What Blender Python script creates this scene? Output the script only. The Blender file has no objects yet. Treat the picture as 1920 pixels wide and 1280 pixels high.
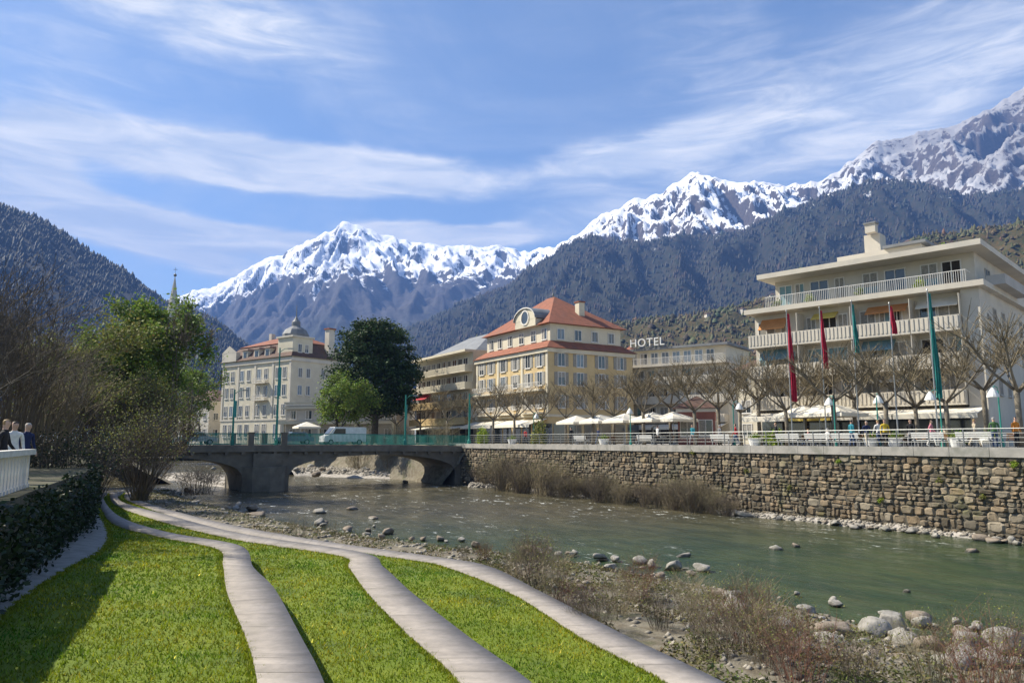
import bpy, math, random
import numpy as np
from mathutils import Vector, noise as mnoise
S = bpy.context.scene
COL = S.collection
R = math.radians
# ------------------------------------------------------------------ camera
FPX, PITCH, CZ = 1387.0, math.atan(186/1387.0), 5.4
cam = bpy.data.cameras.new('camera'); camo = bpy.data.objects.new('camera', cam); COL.objects.link(camo)
camo.location = (0, 0, CZ); camo.rotation_euler = (math.pi/2 + PITCH, 0, 0)
cam.sensor_width = 36; cam.lens = 36*FPX/1920; cam.clip_end = 60000; cam.clip_start = 0.1
S.camera = camo
# ------------------------------------------------------------------ sun, sky, exposure
SUNV = Vector((-0.90, 0.30, 0.92)).normalized()
sl = bpy.data.lights.new('sun', 'SUN'); so = bpy.data.objects.new('sun', sl); COL.objects.link(so)
sl.energy = 4.9; sl.angle = R(0.53); sl.color = (1.0, 0.92, 0.76)
so.rotation_euler = (-SUNV).to_track_quat('-Z', 'Y').to_euler()
S.view_settings.view_transform = 'Standard'; S.view_settings.look = 'None'
S.view_settings.exposure = 1.18; S.view_settings.gamma = 1.0; S.view_settings.use_curve_mapping = False
S.cycles.max_bounces = 6; S.cycles.volume_bounces = 0
S.cycles.use_denoising = True
W = bpy.data.worlds.new('World'); S.world = W; W.use_nodes = True

class NT:
    """small helper for node graphs"""
    def __init__(s, tree):
        s.t = tree; s.n = tree.nodes; s.l = tree.links
    def new(s, ty, **kw):
        n = s.n.new(ty)
        for k, v in kw.items(): setattr(n, k, v)
        return n
    def put(s, sock, v):
        if hasattr(v, 'is_output'): s.l.new(v, sock)
        elif isinstance(v, (tuple, list)) and len(v) == 3 and sock.type == 'RGBA': sock.default_value = (*v, 1)
        else: sock.default_value = v
    def m(s, op, a, b=0.0, c=None, clamp=False):
        n = s.n.new('ShaderNodeMath'); n.operation = op; n.use_clamp = clamp
        s.put(n.inputs[0], a); s.put(n.inputs[1], b)
        if c is not None: s.put(n.inputs[2], c)
        return n.outputs[0]
    def mix(s, f, a, b, mode='MIX'):
        n = s.n.new('ShaderNodeMix'); n.data_type = 'RGBA'; n.blend_type = mode
        s.put(n.inputs[0], f); s.put(n.inputs[6], a); s.put(n.inputs[7], b)
        return n.outputs[2]
    def noise(s, vec, scale, detail=4, rough=0.55, dist=0.0):
        n = s.n.new('ShaderNodeTexNoise'); n.inputs['Scale'].default_value = scale
        n.inputs['Detail'].default_value = detail; n.inputs['Roughness'].default_value = rough
        n.inputs['Distortion'].default_value = dist
        if vec is not None: s.l.new(vec, n.inputs['Vector'])
        return n.outputs[0]
    def ramp(s, f, lo, hi):
        n = s.n.new('ShaderNodeMapRange'); n.interpolation_type = 'SMOOTHSTEP'
        s.put(n.inputs[0], f); s.put(n.inputs[1], lo); s.put(n.inputs[2], hi)
        return n.outputs[0]
    def comb(s, x, y, z):
        n = s.n.new('ShaderNodeCombineXYZ')
        for i, v in enumerate((x, y, z)): s.put(n.inputs[i], v)
        return n.outputs[0]

def ray(T, y):
    u = (T-960)/FPX; v = (640-y)/FPX
    c, s = math.cos(PITCH), math.sin(PITCH)
    return Vector((u, c - v*s, s + v*c))
def at(T, y, z):
    d = ray(T, y); t = (z-CZ)/d.z
    return Vector((d.x*t, d.y*t, z))
def atd(T, y, D):
    d = ray(T, y); t = D/d.y
    return Vector((d.x*t, D, CZ + d.z*t))
def azel(T, y):
    d = ray(T, y).normalized()
    return math.atan2(d.x, d.y), math.asin(d.z)

def build_sky():
    g = NT(W.node_tree); g.n.clear()
    out = g.new('ShaderNodeOutputWorld')
    sky = g.new('ShaderNodeTexSky'); sky.sky_type = 'NISHITA'; sky.sun_disc = False
    sky.sun_elevation = math.asin(SUNV.z); sky.sun_rotation = math.atan2(SUNV.x, SUNV.y)
    sky.altitude = 300; sky.air_density = 1.0; sky.dust_density = 0.3; sky.ozone_density = 3.5
    bg = g.new('ShaderNodeBackground'); bg.inputs[1].default_value = 0.072
    g.l.new(sky.outputs[0], bg.inputs[0])
    tc = g.new('ShaderNodeTexCoord'); sp = g.new('ShaderNodeSeparateXYZ'); g.l.new(tc.outputs['Generated'], sp.inputs[0])
    az = g.m('ARCTAN2', sp.outputs[0], sp.outputs[1]); el = g.m('ARCSINE', sp.outputs[2])
    vec = g.comb(g.m('MULTIPLY', az, 2.2), g.m('MULTIPLY', el, 11.0), 0.0)
    warp = g.noise(g.comb(g.m('MULTIPLY', az, 5.0), g.m('MULTIPLY', el, 9.0), 3.0), 2.0, 3, 0.5)
    wv = g.m('MULTIPLY', g.m('SUBTRACT', warp, 0.5), 0.03)
    fine = g.noise(vec, 3.2, 7, 0.62, 0.6)
    elw = g.m('ADD', el, wv)
    def blob(T, y, sT, sy, tilt, amp):
        a0, e0 = azel(T, y); sa = sT/FPX; se = sy/FPX
        da = g.m('SUBTRACT', az, a0)
        de = g.m('SUBTRACT', g.m('SUBTRACT', elw, e0), g.m('MULTIPLY', da, tilt))
        q = g.m('ADD', g.m('POWER', g.m('ABSOLUTE', g.m('DIVIDE', da, sa)), 2.6), g.m('POWER', g.m('ABSOLUTE', g.m('DIVIDE', de, se)), 2.4))
        return g.m('MULTIPLY', g.m('EXPONENT', g.m('MULTIPLY', q, -1.0)), amp)
    B = [(520, 314, 310, 36, 0.0, 2.6), (640, 318, 230, 30, -0.03, 1.4), (130, 385, 280, 40, -0.22, 2.0), (470, 448, 290, 20, -0.05, 2.2),
         (830, 440, 150, 18, 0.0, 2.6), (60, 290, 70, 80, 0.2, 0.8), (420, 30, 260, 70, -0.1, 0.8), (1160, 300, 180, 40, 0.1, 0.95),
         (1120, 410, 150, 40, 0.0, 0.55), (1600, 240, 360, 110, 0.12, 0.55), (1330, 120, 160, 170, 0.2, 0.34), (100, 120, 240, 160, 0.2, 0.38), (1800, 60, 300, 130, 0.2, 0.42)]
    tot = None
    for b in B:
        v = blob(*b); tot = v if tot is None else g.m('ADD', tot, v)
    dens = g.ramp(g.m('ADD', tot, g.m('MULTIPLY', g.m('SUBTRACT', fine, 0.5), g.m('ADD', 0.25, tot))), 0.10, 1.15)
    # thin high veil everywhere
    pl = g.comb(g.m('DIVIDE', sp.outputs[0], g.m('ADD', sp.outputs[2], 0.25)), g.m('DIVIDE', sp.outputs[1], g.m('ADD', sp.outputs[2], 0.25)), 0.0)
    veil = g.ramp(g.noise(pl, 1.6, 8, 0.62, 1.0), 0.40, 0.78)
    dens = g.m('ADD', dens, g.m('MULTIPLY', veil, 0.30))
    dens = g.m('ADD', dens, 0.02)
    dens = g.m('MULTIPLY', dens, g.ramp(el, -0.02, 0.05))
    dens = g.m('MINIMUM', dens, 0.94)
    cb = g.new('ShaderNodeBackground'); cb.inputs[1].default_value = 0.54
    g.l.new(g.mix(g.ramp(fine, 0.3, 0.75), (0.56, 0.64, 0.77), (1.0, 0.985, 0.95)), cb.inputs[0])
    ms = g.new('ShaderNodeMixShader'); g.l.new(dens, ms.inputs[0]); g.l.new(bg.outputs[0], ms.inputs[1]); g.l.new(cb.outputs[0], ms.inputs[2])
    g.l.new(ms.outputs[0], out.inputs[0])
build_sky()

# ------------------------------------------------------------------ materials
MATS = {}
def mat(name, c1, c2=None, scale=3.0, rough=0.75, bump=0.0, bscale=None, detail=6, attr=None, metal=0.0, spec=0.3, world=False, amt=1.0, trans=0.0, c3=None, s3=0.4):
    if name in MATS: return MATS[name]
    m = bpy.data.materials.new(name); m.use_nodes = True
    g = NT(m.node_tree); b = g.n['Principled BSDF']
    b.inputs['Roughness'].default_value = rough; b.inputs['Metallic'].default_value = metal
    b.inputs['Specular IOR Level'].default_value = spec
    tc = g.new('ShaderNodeTexCoord')
    v = tc.outputs['Object']
    if world:
        v = g.new('ShaderNodeNewGeometry').outputs['Position']
    c2 = c2 or tuple(x*0.8 for x in c1)
    n = g.noise(v, scale, detail, 0.6)
    f = g.ramp(n, 0.32, 0.68)
    col = g.mix(f, c1, c2)
    if c3:
        col = g.mix(g.m('MULTIPLY', g.ramp(g.noise(v, s3, 5, 0.65), 0.5, 0.72), 0.8), col, c3)
    if attr:
        a = g.new('ShaderNodeAttribute'); a.attribute_name = attr
        mul = g.new('ShaderNodeMix'); mul.data_type = 'RGBA'; mul.blend_type = 'MULTIPLY'; mul.inputs[0].default_value = 1.0
        g.l.new(col, mul.inputs[6]); g.l.new(a.outputs['Color'], mul.inputs[7]); col = mul.outputs[2]
    g.l.new(col, b.inputs['Base Color'])
    if trans:
        b.inputs['Subsurface Weight'].default_value = 0.0
        tr = g.new('ShaderNodeBsdfTranslucent'); g.l.new(col, tr.inputs[0])
        mx = g.new('ShaderNodeMixShader'); mx.inputs[0].default_value = trans
        g.l.new(b.outputs[0], mx.inputs[1]); g.l.new(tr.outputs[0], mx.inputs[2])
        g.l.new(mx.outputs[0], g.n['Material Output'].inputs[0])
    if bump:
        bn = g.new('ShaderNodeBump'); bn.inputs['Strength'].default_value = bump; bn.inputs['Distance'].default_value = 0.05
        g.l.new(g.noise(v, bscale or scale*4, 6, 0.65), bn.inputs['Height']); g.l.new(bn.outputs[0], b.inputs['Normal'])
    MATS[name] = m
    return m
def glass(name, c=(0.03, 0.04, 0.05), rough=0.06):
    if name in MATS: return MATS[name]
    m = mat(name, c, tuple(x*1.8 for x in c), 0.6, rough, spec=0.8); return m

# ------------------------------------------------------------------ mesh helper
class MB:
    def __init__(s): s.v = []; s.f = []; s.mi = []; s.mats = []; s.tint = []
    def mid(s, m):
        if m not in s.mats: s.mats.append(m)
        return s.mats.index(m)
    def face(s, idx, m, t=None):
        s.f.append(tuple(idx)); s.mi.append(s.mid(m)); s.tint.append(t or (1, 1, 1))
    def quad(s, a, b, c, d, m, t=None):
        n = len(s.v); s.v += [tuple(a), tuple(b), tuple(c), tuple(d)]; s.face((n, n+1, n+2, n+3), m, t)
    def poly(s, pts, m, t=None):
        n = len(s.v); s.v += [tuple(p) for p in pts]; s.face(range(n, n+len(pts)), m, t)
    def box8(s, p, m, t=None):
        n = len(s.v); s.v += [tuple(q) for q in p]
        for q in ((0, 3, 2, 1), (4, 5, 6, 7), (0, 1, 5, 4), (1, 2, 6, 5), (2, 3, 7, 6), (3, 0, 4, 7)):
            s.face([n+i for i in q], m, t)
    def box(s, x0, x1, y0, y1, z0, z1, m, t=None, fr=None):
        p = [(x0, y0, z0), (x1, y0, z0), (x1, y1, z0), (x0, y1, z0), (x0, y0, z1), (x1, y0, z1), (x1, y1, z1), (x0, y1, z1)]
        if fr: p = [fr(*q) for q in p]
        s.box8(p, m, t)
    def tube(s, pts, rad, m, sides=6, cap=True, t=None):
        pts = [Vector(p) for p in pts]; n0 = len(s.v); k = len(pts)
        for i, p in enumerate(pts):
            d = (pts[min(i+1, k-1)] - pts[max(i-1, 0)])
            d = d.normalized() if d.length > 1e-9 else Vector((0, 0, 1))
            a = d.cross(Vector((0, 0, 1)) if abs(d.z) < 0.95 else Vector((1, 0, 0))).normalized(); b = d.cross(a)
            r = rad[i] if hasattr(rad, '__len__') else rad
            for j in range(sides):
                th = 2*math.pi*j/sides; q = p + a*(r*math.cos(th)) + b*(r*math.sin(th)); s.v.append((q.x, q.y, q.z))
        for i in range(k-1):
            for j in range(sides):
                j2 = (j+1) % sides
                s.face((n0+i*sides+j, n0+i*sides+j2, n0+(i+1)*sides+j2, n0+(i+1)*sides+j), m, t)
        if cap:
            s.face([n0+(k-1)*sides+j for j in range(sides)], m, t); s.face([n0+j for j in range(sides)][::-1], m, t)
    def lathe(s, prof, c, m, sides=16, t=None):
        n0 = len(s.v); k = len(prof)
        for r, z in prof:
            for j in range(sides):
                th = 2*math.pi*j/sides; s.v.append((c[0]+r*math.cos(th), c[1]+r*math.sin(th), c[2]+z))
        for i in range(k-1):
            for j in range(sides):
                j2 = (j+1) % sides
                s.face((n0+i*sides+j, n0+i*sides+j2, n0+(i+1)*sides+j2, n0+(i+1)*sides+j), m, t)
        s.face([n0+(k-1)*sides+j for j in range(sides)], m, t); s.face([n0+j for j in range(sides)][::-1], m, t)
    def mesh(s, name, smooth=False):
        me = bpy.data.meshes.new(name); me.from_pydata(s.v, [], s.f)
        for m in s.mats: me.materials.append(m)
        me.polygons.foreach_set('material_index', s.mi)
        if smooth: me.polygons.foreach_set('use_smooth', [True]*len(s.f))
        if any(t != (1, 1, 1) for t in s.tint):
            at_ = me.color_attributes.new('tint', 'FLOAT_COLOR', 'CORNER')
            arr = np.array([(*t, 1) for t in s.tint], dtype=np.float32)
            cnt = np.array([len(f) for f in s.f]); at_.data.foreach_set('color', np.repeat(arr, cnt, axis=0).ravel())
        me.update(); return me
    def build(s, name, parent=None, smooth=False, **kw):
        o = bpy.data.objects.new(name, s.mesh(name, smooth)); COL.objects.link(o)
        if parent: o.parent = parent
        return tag(o, **kw)
def tag(o, label=None, cat=None, group=None, kind=None):
    if label: o['label'] = label
    if cat: o['category'] = cat
    if group: o['group'] = group
    if kind: o['kind'] = kind
    return o
def np_mesh(name, V, F, mats, tint=None, smooth=False, mi=None):
    """V (n,3), F (m,k) all same size"""
    me = bpy.data.meshes.new(name); n, (m_, k) = len(V), F.shape
    me.vertices.add(n); me.vertices.foreach_set('co', np.asarray(V, dtype=np.float32).ravel())
    me.loops.add(m_*k); me.loops.foreach_set('vertex_index', F.astype(np.int32).ravel())
    me.polygons.add(m_); me.polygons.foreach_set('loop_start', np.arange(0, m_*k, k, dtype=np.int32))
    for q in mats: me.materials.append(q)
    me.update(calc_edges=True)
    if mi is not None: me.polygons.foreach_set('material_index', np.asarray(mi, dtype=np.int32))
    if smooth: me.polygons.foreach_set('use_smooth', np.ones(m_, dtype=bool))
    if tint is not None:
        a = me.color_attributes.new('tint', 'FLOAT_COLOR', 'CORNER')
        a.data.foreach_set('color', np.repeat(np.concatenate([tint, np.ones((m_, 1))], 1).astype(np.float32), k, axis=0).ravel())
    me.validate(); me.update(); return me
def link(name, me, parent=None, **kw):
    o = bpy.data.objects.new(name, me); COL.objects.link(o)
    if parent: o.parent = parent
    return tag(o, **kw)
def empty(name, loc, label, cat, group=None, rz=0.0):
    o = bpy.data.objects.new(name, None); COL.objects.link(o); o.location = loc; o.rotation_euler = (0, 0, rz)
    o.empty_display_size = 0.3
    return tag(o, label, cat, group)
def dup(root, loc, rz=0.0, sc=1.0, label=None, group=None):
    c = root.copy(); COL.objects.link(c); c.location = loc; c.rotation_euler = (root.rotation_euler[0], root.rotation_euler[1], rz)
    c.scale = (sc, sc, sc) if not hasattr(sc, '__len__') else sc
    if label: c['label'] = label
    if group: c['group'] = group
    def rec(o, n):
        for ch in list(o.children):
            k = ch.copy(); COL.objects.link(k); k.parent = n; rec(ch, k)
    rec(root, c)
    return c
def catmull(P, n):
    P = [np.array(p, float) for p in P]; out = []
    segs = len(P)-1
    for i in range(n):
        t = i/(n-1)*segs; k = min(int(t), segs-1); f = t-k
        p0 = P[max(k-1, 0)]; p1 = P[k]; p2 = P[k+1]; p3 = P[min(k+2, segs)]
        out.append(0.5*((2*p1)+(-p0+p2)*f+(2*p0-5*p1+4*p2-p3)*f*f+(-p0+3*p1-3*p2+p3)*f**3))
    return np.array(out)
# ================================================================== MOUNTAINS
def fbm(x, y, z=0.0, o=5, h=1.0, lac=2.1):
    return mnoise.fractal(Vector((x, y, z)), h, lac, o)
def rmf(x, y, z=0.0, o=5):
    return mnoise.ridged_multi_fractal(Vector((x, y, z)), 0.9, 2.1, o, 1.0, 2.0)
def mountain(name, crest, D0, D1, run, base, m, n=220, rows=64, amp=0.1, freq=1.0, seed=0.0, p=1.0, jit=0.0):
    P = []
    T = np.array([c[0] for c in crest], float); Y = np.array([c[1] for c in crest], float)
    cols = np.linspace(T[0], T[-1], n); ys = np.interp(cols, T, Y)
    V = []
    back = 6
    for i, (t, y) in enumerate(zip(cols, ys)):
        D = D0 + (D1-D0)*i/(n-1)
        c = atd(t, y + jit*fbm(t*0.06, seed, 1.7, 5), D)
        d2 = Vector((c.x, c.y, 0)).normalized()
        H = c.z - base
        for j in range(-back, rows+1):
            if j < 0:
                s = -j/back; V.append((c.x + d2.x*run*0.5*s, c.y + d2.y*run*0.5*s, base + H*(1-s*0.8))); continue
            s = j/rows
            x = c.x - d2.x*run*s; yy = c.y - d2.y*run*s
            k = freq/H
            r = rmf(x*k*2.2 + seed, yy*k*1.1, seed) - 1.1
            f2 = fbm(x*k*7 + seed, yy*k*7, 4.2, 4)
            w = min(1.0, s*7)*(1-s)**0.7
            z = base + H*((1-s)**p) + H*amp*(r*0.60 + f2*0.13)*w
            V.append((x, yy, z))
    V = np.array(V); m_ = rows+back+1
    idx = np.arange(n*m_).reshape(n, m_)
    F = np.stack([idx[:-1, :-1].ravel(), idx[:-1, 1:].ravel(), idx[1:, 1:].ravel(), idx[1:, :-1].ravel()], 1)
    o = link(name, np_mesh(name, V, F, [m], smooth=True), kind='structure')
    return V.reshape(n, m_, 3)[:, back:, :]

def rock_mat(name, zlo, zhi, rock, forest, snow_amt=1.0, nscale=0.004, zf=None, forest2=None, t0=0.80, t1=0.26, xdark=None):
    m = bpy.data.materials.new(name); m.use_nodes = True; g = NT(m.node_tree); b = g.n['Principled BSDF']
    b.inputs['Roughness'].default_value = 0.9; b.inputs['Specular IOR Level'].default_value = 0.1
    geo = g.new('ShaderNodeNewGeometry'); pos = geo.outputs['Position']
    sp = g.new('ShaderNodeSeparateXYZ'); g.l.new(pos, sp.inputs[0]); sn = g.new('ShaderNodeSeparateXYZ'); g.l.new(geo.outputs['Normal'], sn.inputs[0])
    st = g.comb(sp.outputs[0], sp.outputs[1], g.m('MULTIPLY', sp.outputs[2], 0.38))
    n1 = g.m('ADD', g.m('MULTIPLY', g.noise(st, nscale*2.0, 9, 0.72, 0.4), 0.62), g.m('MULTIPLY', g.noise(pos, nscale*0.8, 7, 0.65), 0.38)); n2 = g.noise(pos, nscale*0.25, 4, 0.6)
    zz = g.m('ADD', sp.outputs[2], g.m('MULTIPLY', g.m('SUBTRACT', n2, 0.5), (zhi-zlo)*1.1))
    alt = g.ramp(zz, zlo, zhi)
    thr = g.m('SUBTRACT', t0, g.m('MULTIPLY', alt, t1))
    sc = g.m('ADD', g.m('MULTIPLY', n1, 0.75), g.m('MULTIPLY', sn.outputs[2], 0.32))
    snow = g.m('MULTIPLY', g.ramp(sc, thr, g.m('ADD', thr, 0.035)), snow_amt)
    snow = g.m('MULTIPLY', snow, g.ramp(zz, zlo-(zhi-zlo)*0.35, zlo+(zhi-zlo)*0.1))
    if xdark: snow = g.m('MULTIPLY', snow, g.m('SUBTRACT', 1.0, g.m('MULTIPLY', g.ramp(sp.outputs[0], *xdark), 0.75)))
    n3 = g.noise(pos, nscale*5, 6, 0.7)
    f = g.mix(g.ramp(n3, 0.35, 0.66), forest, forest2 or tuple(x*0.45 for x in forest))
    c = g.mix(g.ramp(g.m('ADD', zz, g.m('MULTIPLY', n1, 200.0)), (zf or zlo)-250, (zf or zlo)+250), f, g.mix(g.ramp(n3, 0.3, 0.7), rock, tuple(x*0.5 for x in rock)))
    c = g.mix(snow, c, (0.86, 0.88, 0.93))
    g.l.new(c, b.inputs['Base Color'])
    bn = g.new('ShaderNodeBump'); bn.inputs['Strength'].default_value = 0.7; bn.inputs['Distance'].default_value = 0.07/nscale
    g.l.new(g.noise(pos, nscale*2.5, 9, 0.7), bn.inputs['Height']); g.l.new(bn.outputs[0], b.inputs['Normal'])
    return m
peak = [(150, 600), (260, 580), (330, 556), (360, 546), (400, 537), (440, 520), (470, 500), (495, 486), (530, 478), (548, 464), (575, 455), (600, 440), (622, 430), (640, 420), (652, 415), (664, 420), (680, 424), (700, 434), (730, 442), (760, 452), (800, 456), (830, 462), (870, 458), (905, 466), (935, 460), (960, 468), (990, 474), (1030, 462), (1080, 470), (1200, 500), (1320, 540)]
mountain('snowy_mountain', peak, 7600, 7000, 4300, 200, rock_mat('alpine_snow', 850, 1500, (0.075, 0.07, 0.075), (0.030, 0.042, 0.035), 1.0, 0.0045, 750, None, 0.78, 0.23),
         n=340, rows=120, amp=0.15, freq=2.6, seed=3.1, p=1.12, jit=5)
rm = [(940, 560), (1000, 500), (1030, 470), (1060, 452), (1100, 425), (1130, 402), (1155, 392), (1185, 374), (1210, 372), (1240, 362), (1262, 345), (1285, 331), (1310, 322), (1325, 325), (1345, 335), (1380, 342), (1420, 340), (1460, 346), (1500, 344), (1540, 336), (1570, 320), (1600, 300), (1625, 280), (1645, 265), (1670, 262), (1695, 255), (1722, 248), (1750, 246), (1775, 240), (1800, 232), (1825, 216), (1850, 206), (1870, 194), (1892, 178), (1925, 160), (2000, 120), (2200, 60), (2500, 60)]
mountain('rocky_mountain', rm, 5200, 3600, 2600, 150, rock_mat('dusted_rock', 520, 1250, (0.085, 0.07, 0.065), (0.05, 0.045, 0.03), 0.9, 0.012, 700, (0.02, 0.028, 0.02), 0.76, 0.20, (1500, 2500)),
         n=340, rows=120, amp=0.16, freq=3.2, seed=8.7, p=1.02, jit=6)
fs = [(700, 650), (780, 612), (831, 588), (864, 573), (897, 560), (928, 547), (961, 531), (992, 506), (1030, 482), (1062, 460), (1110, 447), (1150, 456), (1200, 458), (1260, 446), (1340, 444), (1400, 432), (1440, 411), (1500, 388), (1560, 364), (1630, 346), (1690, 340), (1760, 356), (1850, 372), (1960, 360), (2200, 330), (2500, 330)]
FSV = mountain('forest_mountain', fs, 3600, 2500, 1700, 60, rock_mat('forest_slope', 620, 1500, (0.04, 0.036, 0.03), (0.036, 0.031, 0.020), 0.45, 0.012, 2500, (0.013, 0.021, 0.015)),
         n=240, rows=70, amp=0.20, freq=2.4, seed=1.3, p=0.92, jit=5)
lh = [(-900, 180), (-500, 250), (-200, 330), (-80, 362), (0, 388), (40, 398), (65, 409), (100, 428), (130, 448), (160, 468), (190, 486), (224, 505), (256, 528), (287, 552), (312, 568), (352, 580), (384, 594), (415, 613), (450, 640), (520, 690)]
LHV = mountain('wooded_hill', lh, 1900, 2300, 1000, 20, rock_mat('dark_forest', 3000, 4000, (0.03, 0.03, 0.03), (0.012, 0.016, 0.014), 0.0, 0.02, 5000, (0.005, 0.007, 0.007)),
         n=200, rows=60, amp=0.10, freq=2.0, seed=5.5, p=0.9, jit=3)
hs = [(880, 640), (1000, 618), (1180, 604), (1300, 592), (1400, 572), (1500, 546), (1590, 512), (1660, 474), (1730, 446), (1800, 436), (1900, 424), (2000, 400), (2300, 380), (2700, 380)]
HSV = mountain('terraced_hillside', hs, 1150, 800, 480, 8, rock_mat('hillside_scrub', 3000, 4000, (0.05, 0.04, 0.03), (0.085, 0.060, 0.028), 0.0, 0.035, 5000, (0.035, 0.045, 0.018)),
         n=200, rows=50, amp=0.10, freq=2.5, seed=2.5, p=0.85, jit=4)
def forest(name, G, n, h, m, label, jmax=0.95, crest=0.25, seed=1, jmin=0.0, wide=0.0):
    rng = np.random.default_rng(seed); a, b, _ = G.shape
    i = rng.uniform(0, a-1.001, n); j = np.where(rng.random(n) < crest, rng.uniform(jmin, jmin+0.06, n), rng.uniform(jmin, jmax, n))*(b-1.001)
    ii, jj = i.astype(int), j.astype(int); fi, fj = (i-ii)[:, None], (j-jj)[:, None]
    P = (G[ii, jj]*(1-fi)*(1-fj) + G[ii+1, jj]*fi*(1-fj) + G[ii, jj+1]*(1-fi)*fj + G[ii+1, jj+1]*fi*fj)
    hh = h*np.exp(rng.normal(-0.1, 0.30, n)); broad = rng.random(n) < wide; rr = hh*np.where(broad, rng.uniform(0.38, 0.62, n), rng.uniform(0.18, 0.32, n)); hh = np.where(broad, hh*0.72, hh)
    V = []; k = 5
    an = rng.uniform(0, 6.28, n)
    ring = [np.stack([P[:, 0]+rr*np.cos(an+q*6.283/k), P[:, 1]+rr*np.sin(an+q*6.283/k), P[:, 2]+hh*0.05], 1) for q in range(k)]
    ring2 = [np.stack([P[:, 0]+rr*0.75*np.cos(an+.6+q*6.283/k), P[:, 1]+rr*.75*np.sin(an+.6+q*6.283/k), P[:, 2]+hh*0.5], 1) for q in range(k)]
    top = P + np.stack([rr*0, rr*0, hh], 1)
    V = np.stack(ring + ring2 + [top], 1)
    base = np.arange(n)[:, None]*(2*k+1)
    F = []
    for q in range(k):
        q2 = (q+1) % k
        F += [base+np.array([[q, q2, k+q]]), base+np.array([[q2, k+q2, k+q]]), base+np.array([[k+q, k+q2, 2*k]])]
    F = np.stack(F, 1).reshape(-1, 3)
    t = rng.uniform(0.45, 1.5, n)[:, None]*np.array([[1, 1, 1]]) * (1+rng.normal(0, .12, (n, 3)))
    t = np.repeat(t, 3*k, axis=0)
    return link(name, np_mesh(name, V.reshape(-1, 3), F, [m], tint=np.clip(t, .2, 2)), label=label, kind='stuff', cat='forest')
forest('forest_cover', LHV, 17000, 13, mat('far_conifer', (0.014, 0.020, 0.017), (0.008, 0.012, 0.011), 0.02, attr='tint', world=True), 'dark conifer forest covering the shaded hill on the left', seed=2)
forest('forest_cover', FSV, 24000, 15, mat('far_wood', (0.018, 0.026, 0.018), (0.040, 0.031, 0.020), 0.004, attr='tint', world=True), 'mixed brown and green forest on the steep slope behind the hotels', seed=3)
forest('hillside_scrub', HSV, 9000, 6.0, mat('scrub_tree', (0.085, 0.062, 0.028), (0.045, 0.055, 0.020), 0.02, attr='tint', world=True), 'olive and rust coloured scrub on the low hillside above the white block', seed=4, wide=0.5)

# ================================================================== RIVER BANKS
Hc = [(-420, 1500, 2.9), (-230, 1280, 2.7), (-90, 1180, 2.5), (0, 1112, 2.4), (62, 1060, 2.3), (110, 1022, 2.2), (150, 995, 2.1), (163, 968, 2.0), (165, 942, 1.9), (150, 922, 1.8)]
PR = [(-300, 1500, 2.8), (-150, 1280, 2.6), (-20, 1180, 2.45), (60, 1112, 2.3), (130, 1066, 2.2), (190, 1034, 2.1), (206, 1008, 2.0), (198, 982, 1.9), (180, 953, 1.85), (162, 924, 1.8)]
S1L = [(510, 1500, 2.65), (482, 1280, 2.5), (462, 1200, 2.35), (425, 1110, 2.2), (418, 1062, 2.1), (405, 1030, 2.0), (300, 1008, 1.9), (215, 985, 1.85), (190, 955, 1.8), (178, 925, 1.75)]
S1R = [(680, 1500, 2.65), (605, 1280, 2.5), (565, 1200, 2.35), (513, 1105, 2.2), (475, 1066, 2.1), (447, 1024, 2.0), (318, 1000, 1.9), (235, 975, 1.85), (202, 950, 1.8), (190, 925, 1.75)]
S2L = [(1010, 1500, 2.15), (862, 1280, 2.0), (772, 1197, 1.85), (690, 1114, 1.7), (655, 1066, 1.6), (632, 1042, 1.5), (440, 1012, 1.4), (300, 978, 1.4), (216, 947, 1.4), (205, 925, 1.45)]
S2R = [(1230, 1500, 2.15), (990, 1280, 2.0), (875, 1195, 1.85), (770, 1112, 1.7), (720, 1066, 1.6), (672, 1036, 1.5), (450, 1001, 1.4), (320, 968, 1.4), (230, 942, 1.4), (220, 924, 1.45)]
S3L = [(1600, 1500, 1.7), (1250, 1280, 1.5), (1090, 1196, 1.35), (960, 1114, 1.2), (842, 1066, 1.1), (766, 1050, 1.05), (560, 1020, 1.0), (370, 983, 1.0), (242, 940, 1.1), (235, 924, 1.2)]
S3R = [(1760, 1500, 1.7), (1350, 1280, 1.5), (1170, 1193, 1.35), (1015, 1112, 1.2), (912, 1062, 1.1), (800, 1043, 1.05), (570, 1010, 1.0), (385, 974, 1.0), (254, 936, 1.1), (250, 923, 1.2)]
BB = [(2250, 1500, 0.95), (1720, 1280, 0.8), (1440, 1192, 0.7), (1200, 1112, 0.65), (1060, 1068, 0.6), (900, 1042, 0.6), (660, 1009, 0.6), (480, 975, 0.6), (310, 933, 0.7), (285, 921, 0.8)]
WW = [(2900, 1440, -0.2), (2020, 1232, -0.2), (1690, 1172, -0.2), (1340, 1092, -0.2), (1150, 1062, -0.2), (960, 1038, -0.2), (690, 1003, -0.2), (510, 972, -0.2), (345, 930, -0.2), (330, 918, -0.2)]
NS = 90
def curve(c): return catmull([tuple(at(*p)) for p in c], NS)
cH, cPR, c1L, c1R, c2L, c2R, c3L, c3R, cB, cW = [curve(c) for c in (Hc, PR, S1L, S1R, S2L, S2R, S3L, S3R, BB, WW)]
def lowered(c, dz, out):
    o = c.copy(); o[:, 2] -= dz
    d = np.gradient(c[:, :2], axis=0); d /= np.linalg.norm(d, axis=1)[:, None]+1e-9
    o[:, 0] += d[:, 1]*out; o[:, 1] -= d[:, 0]*out
    return o
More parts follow.
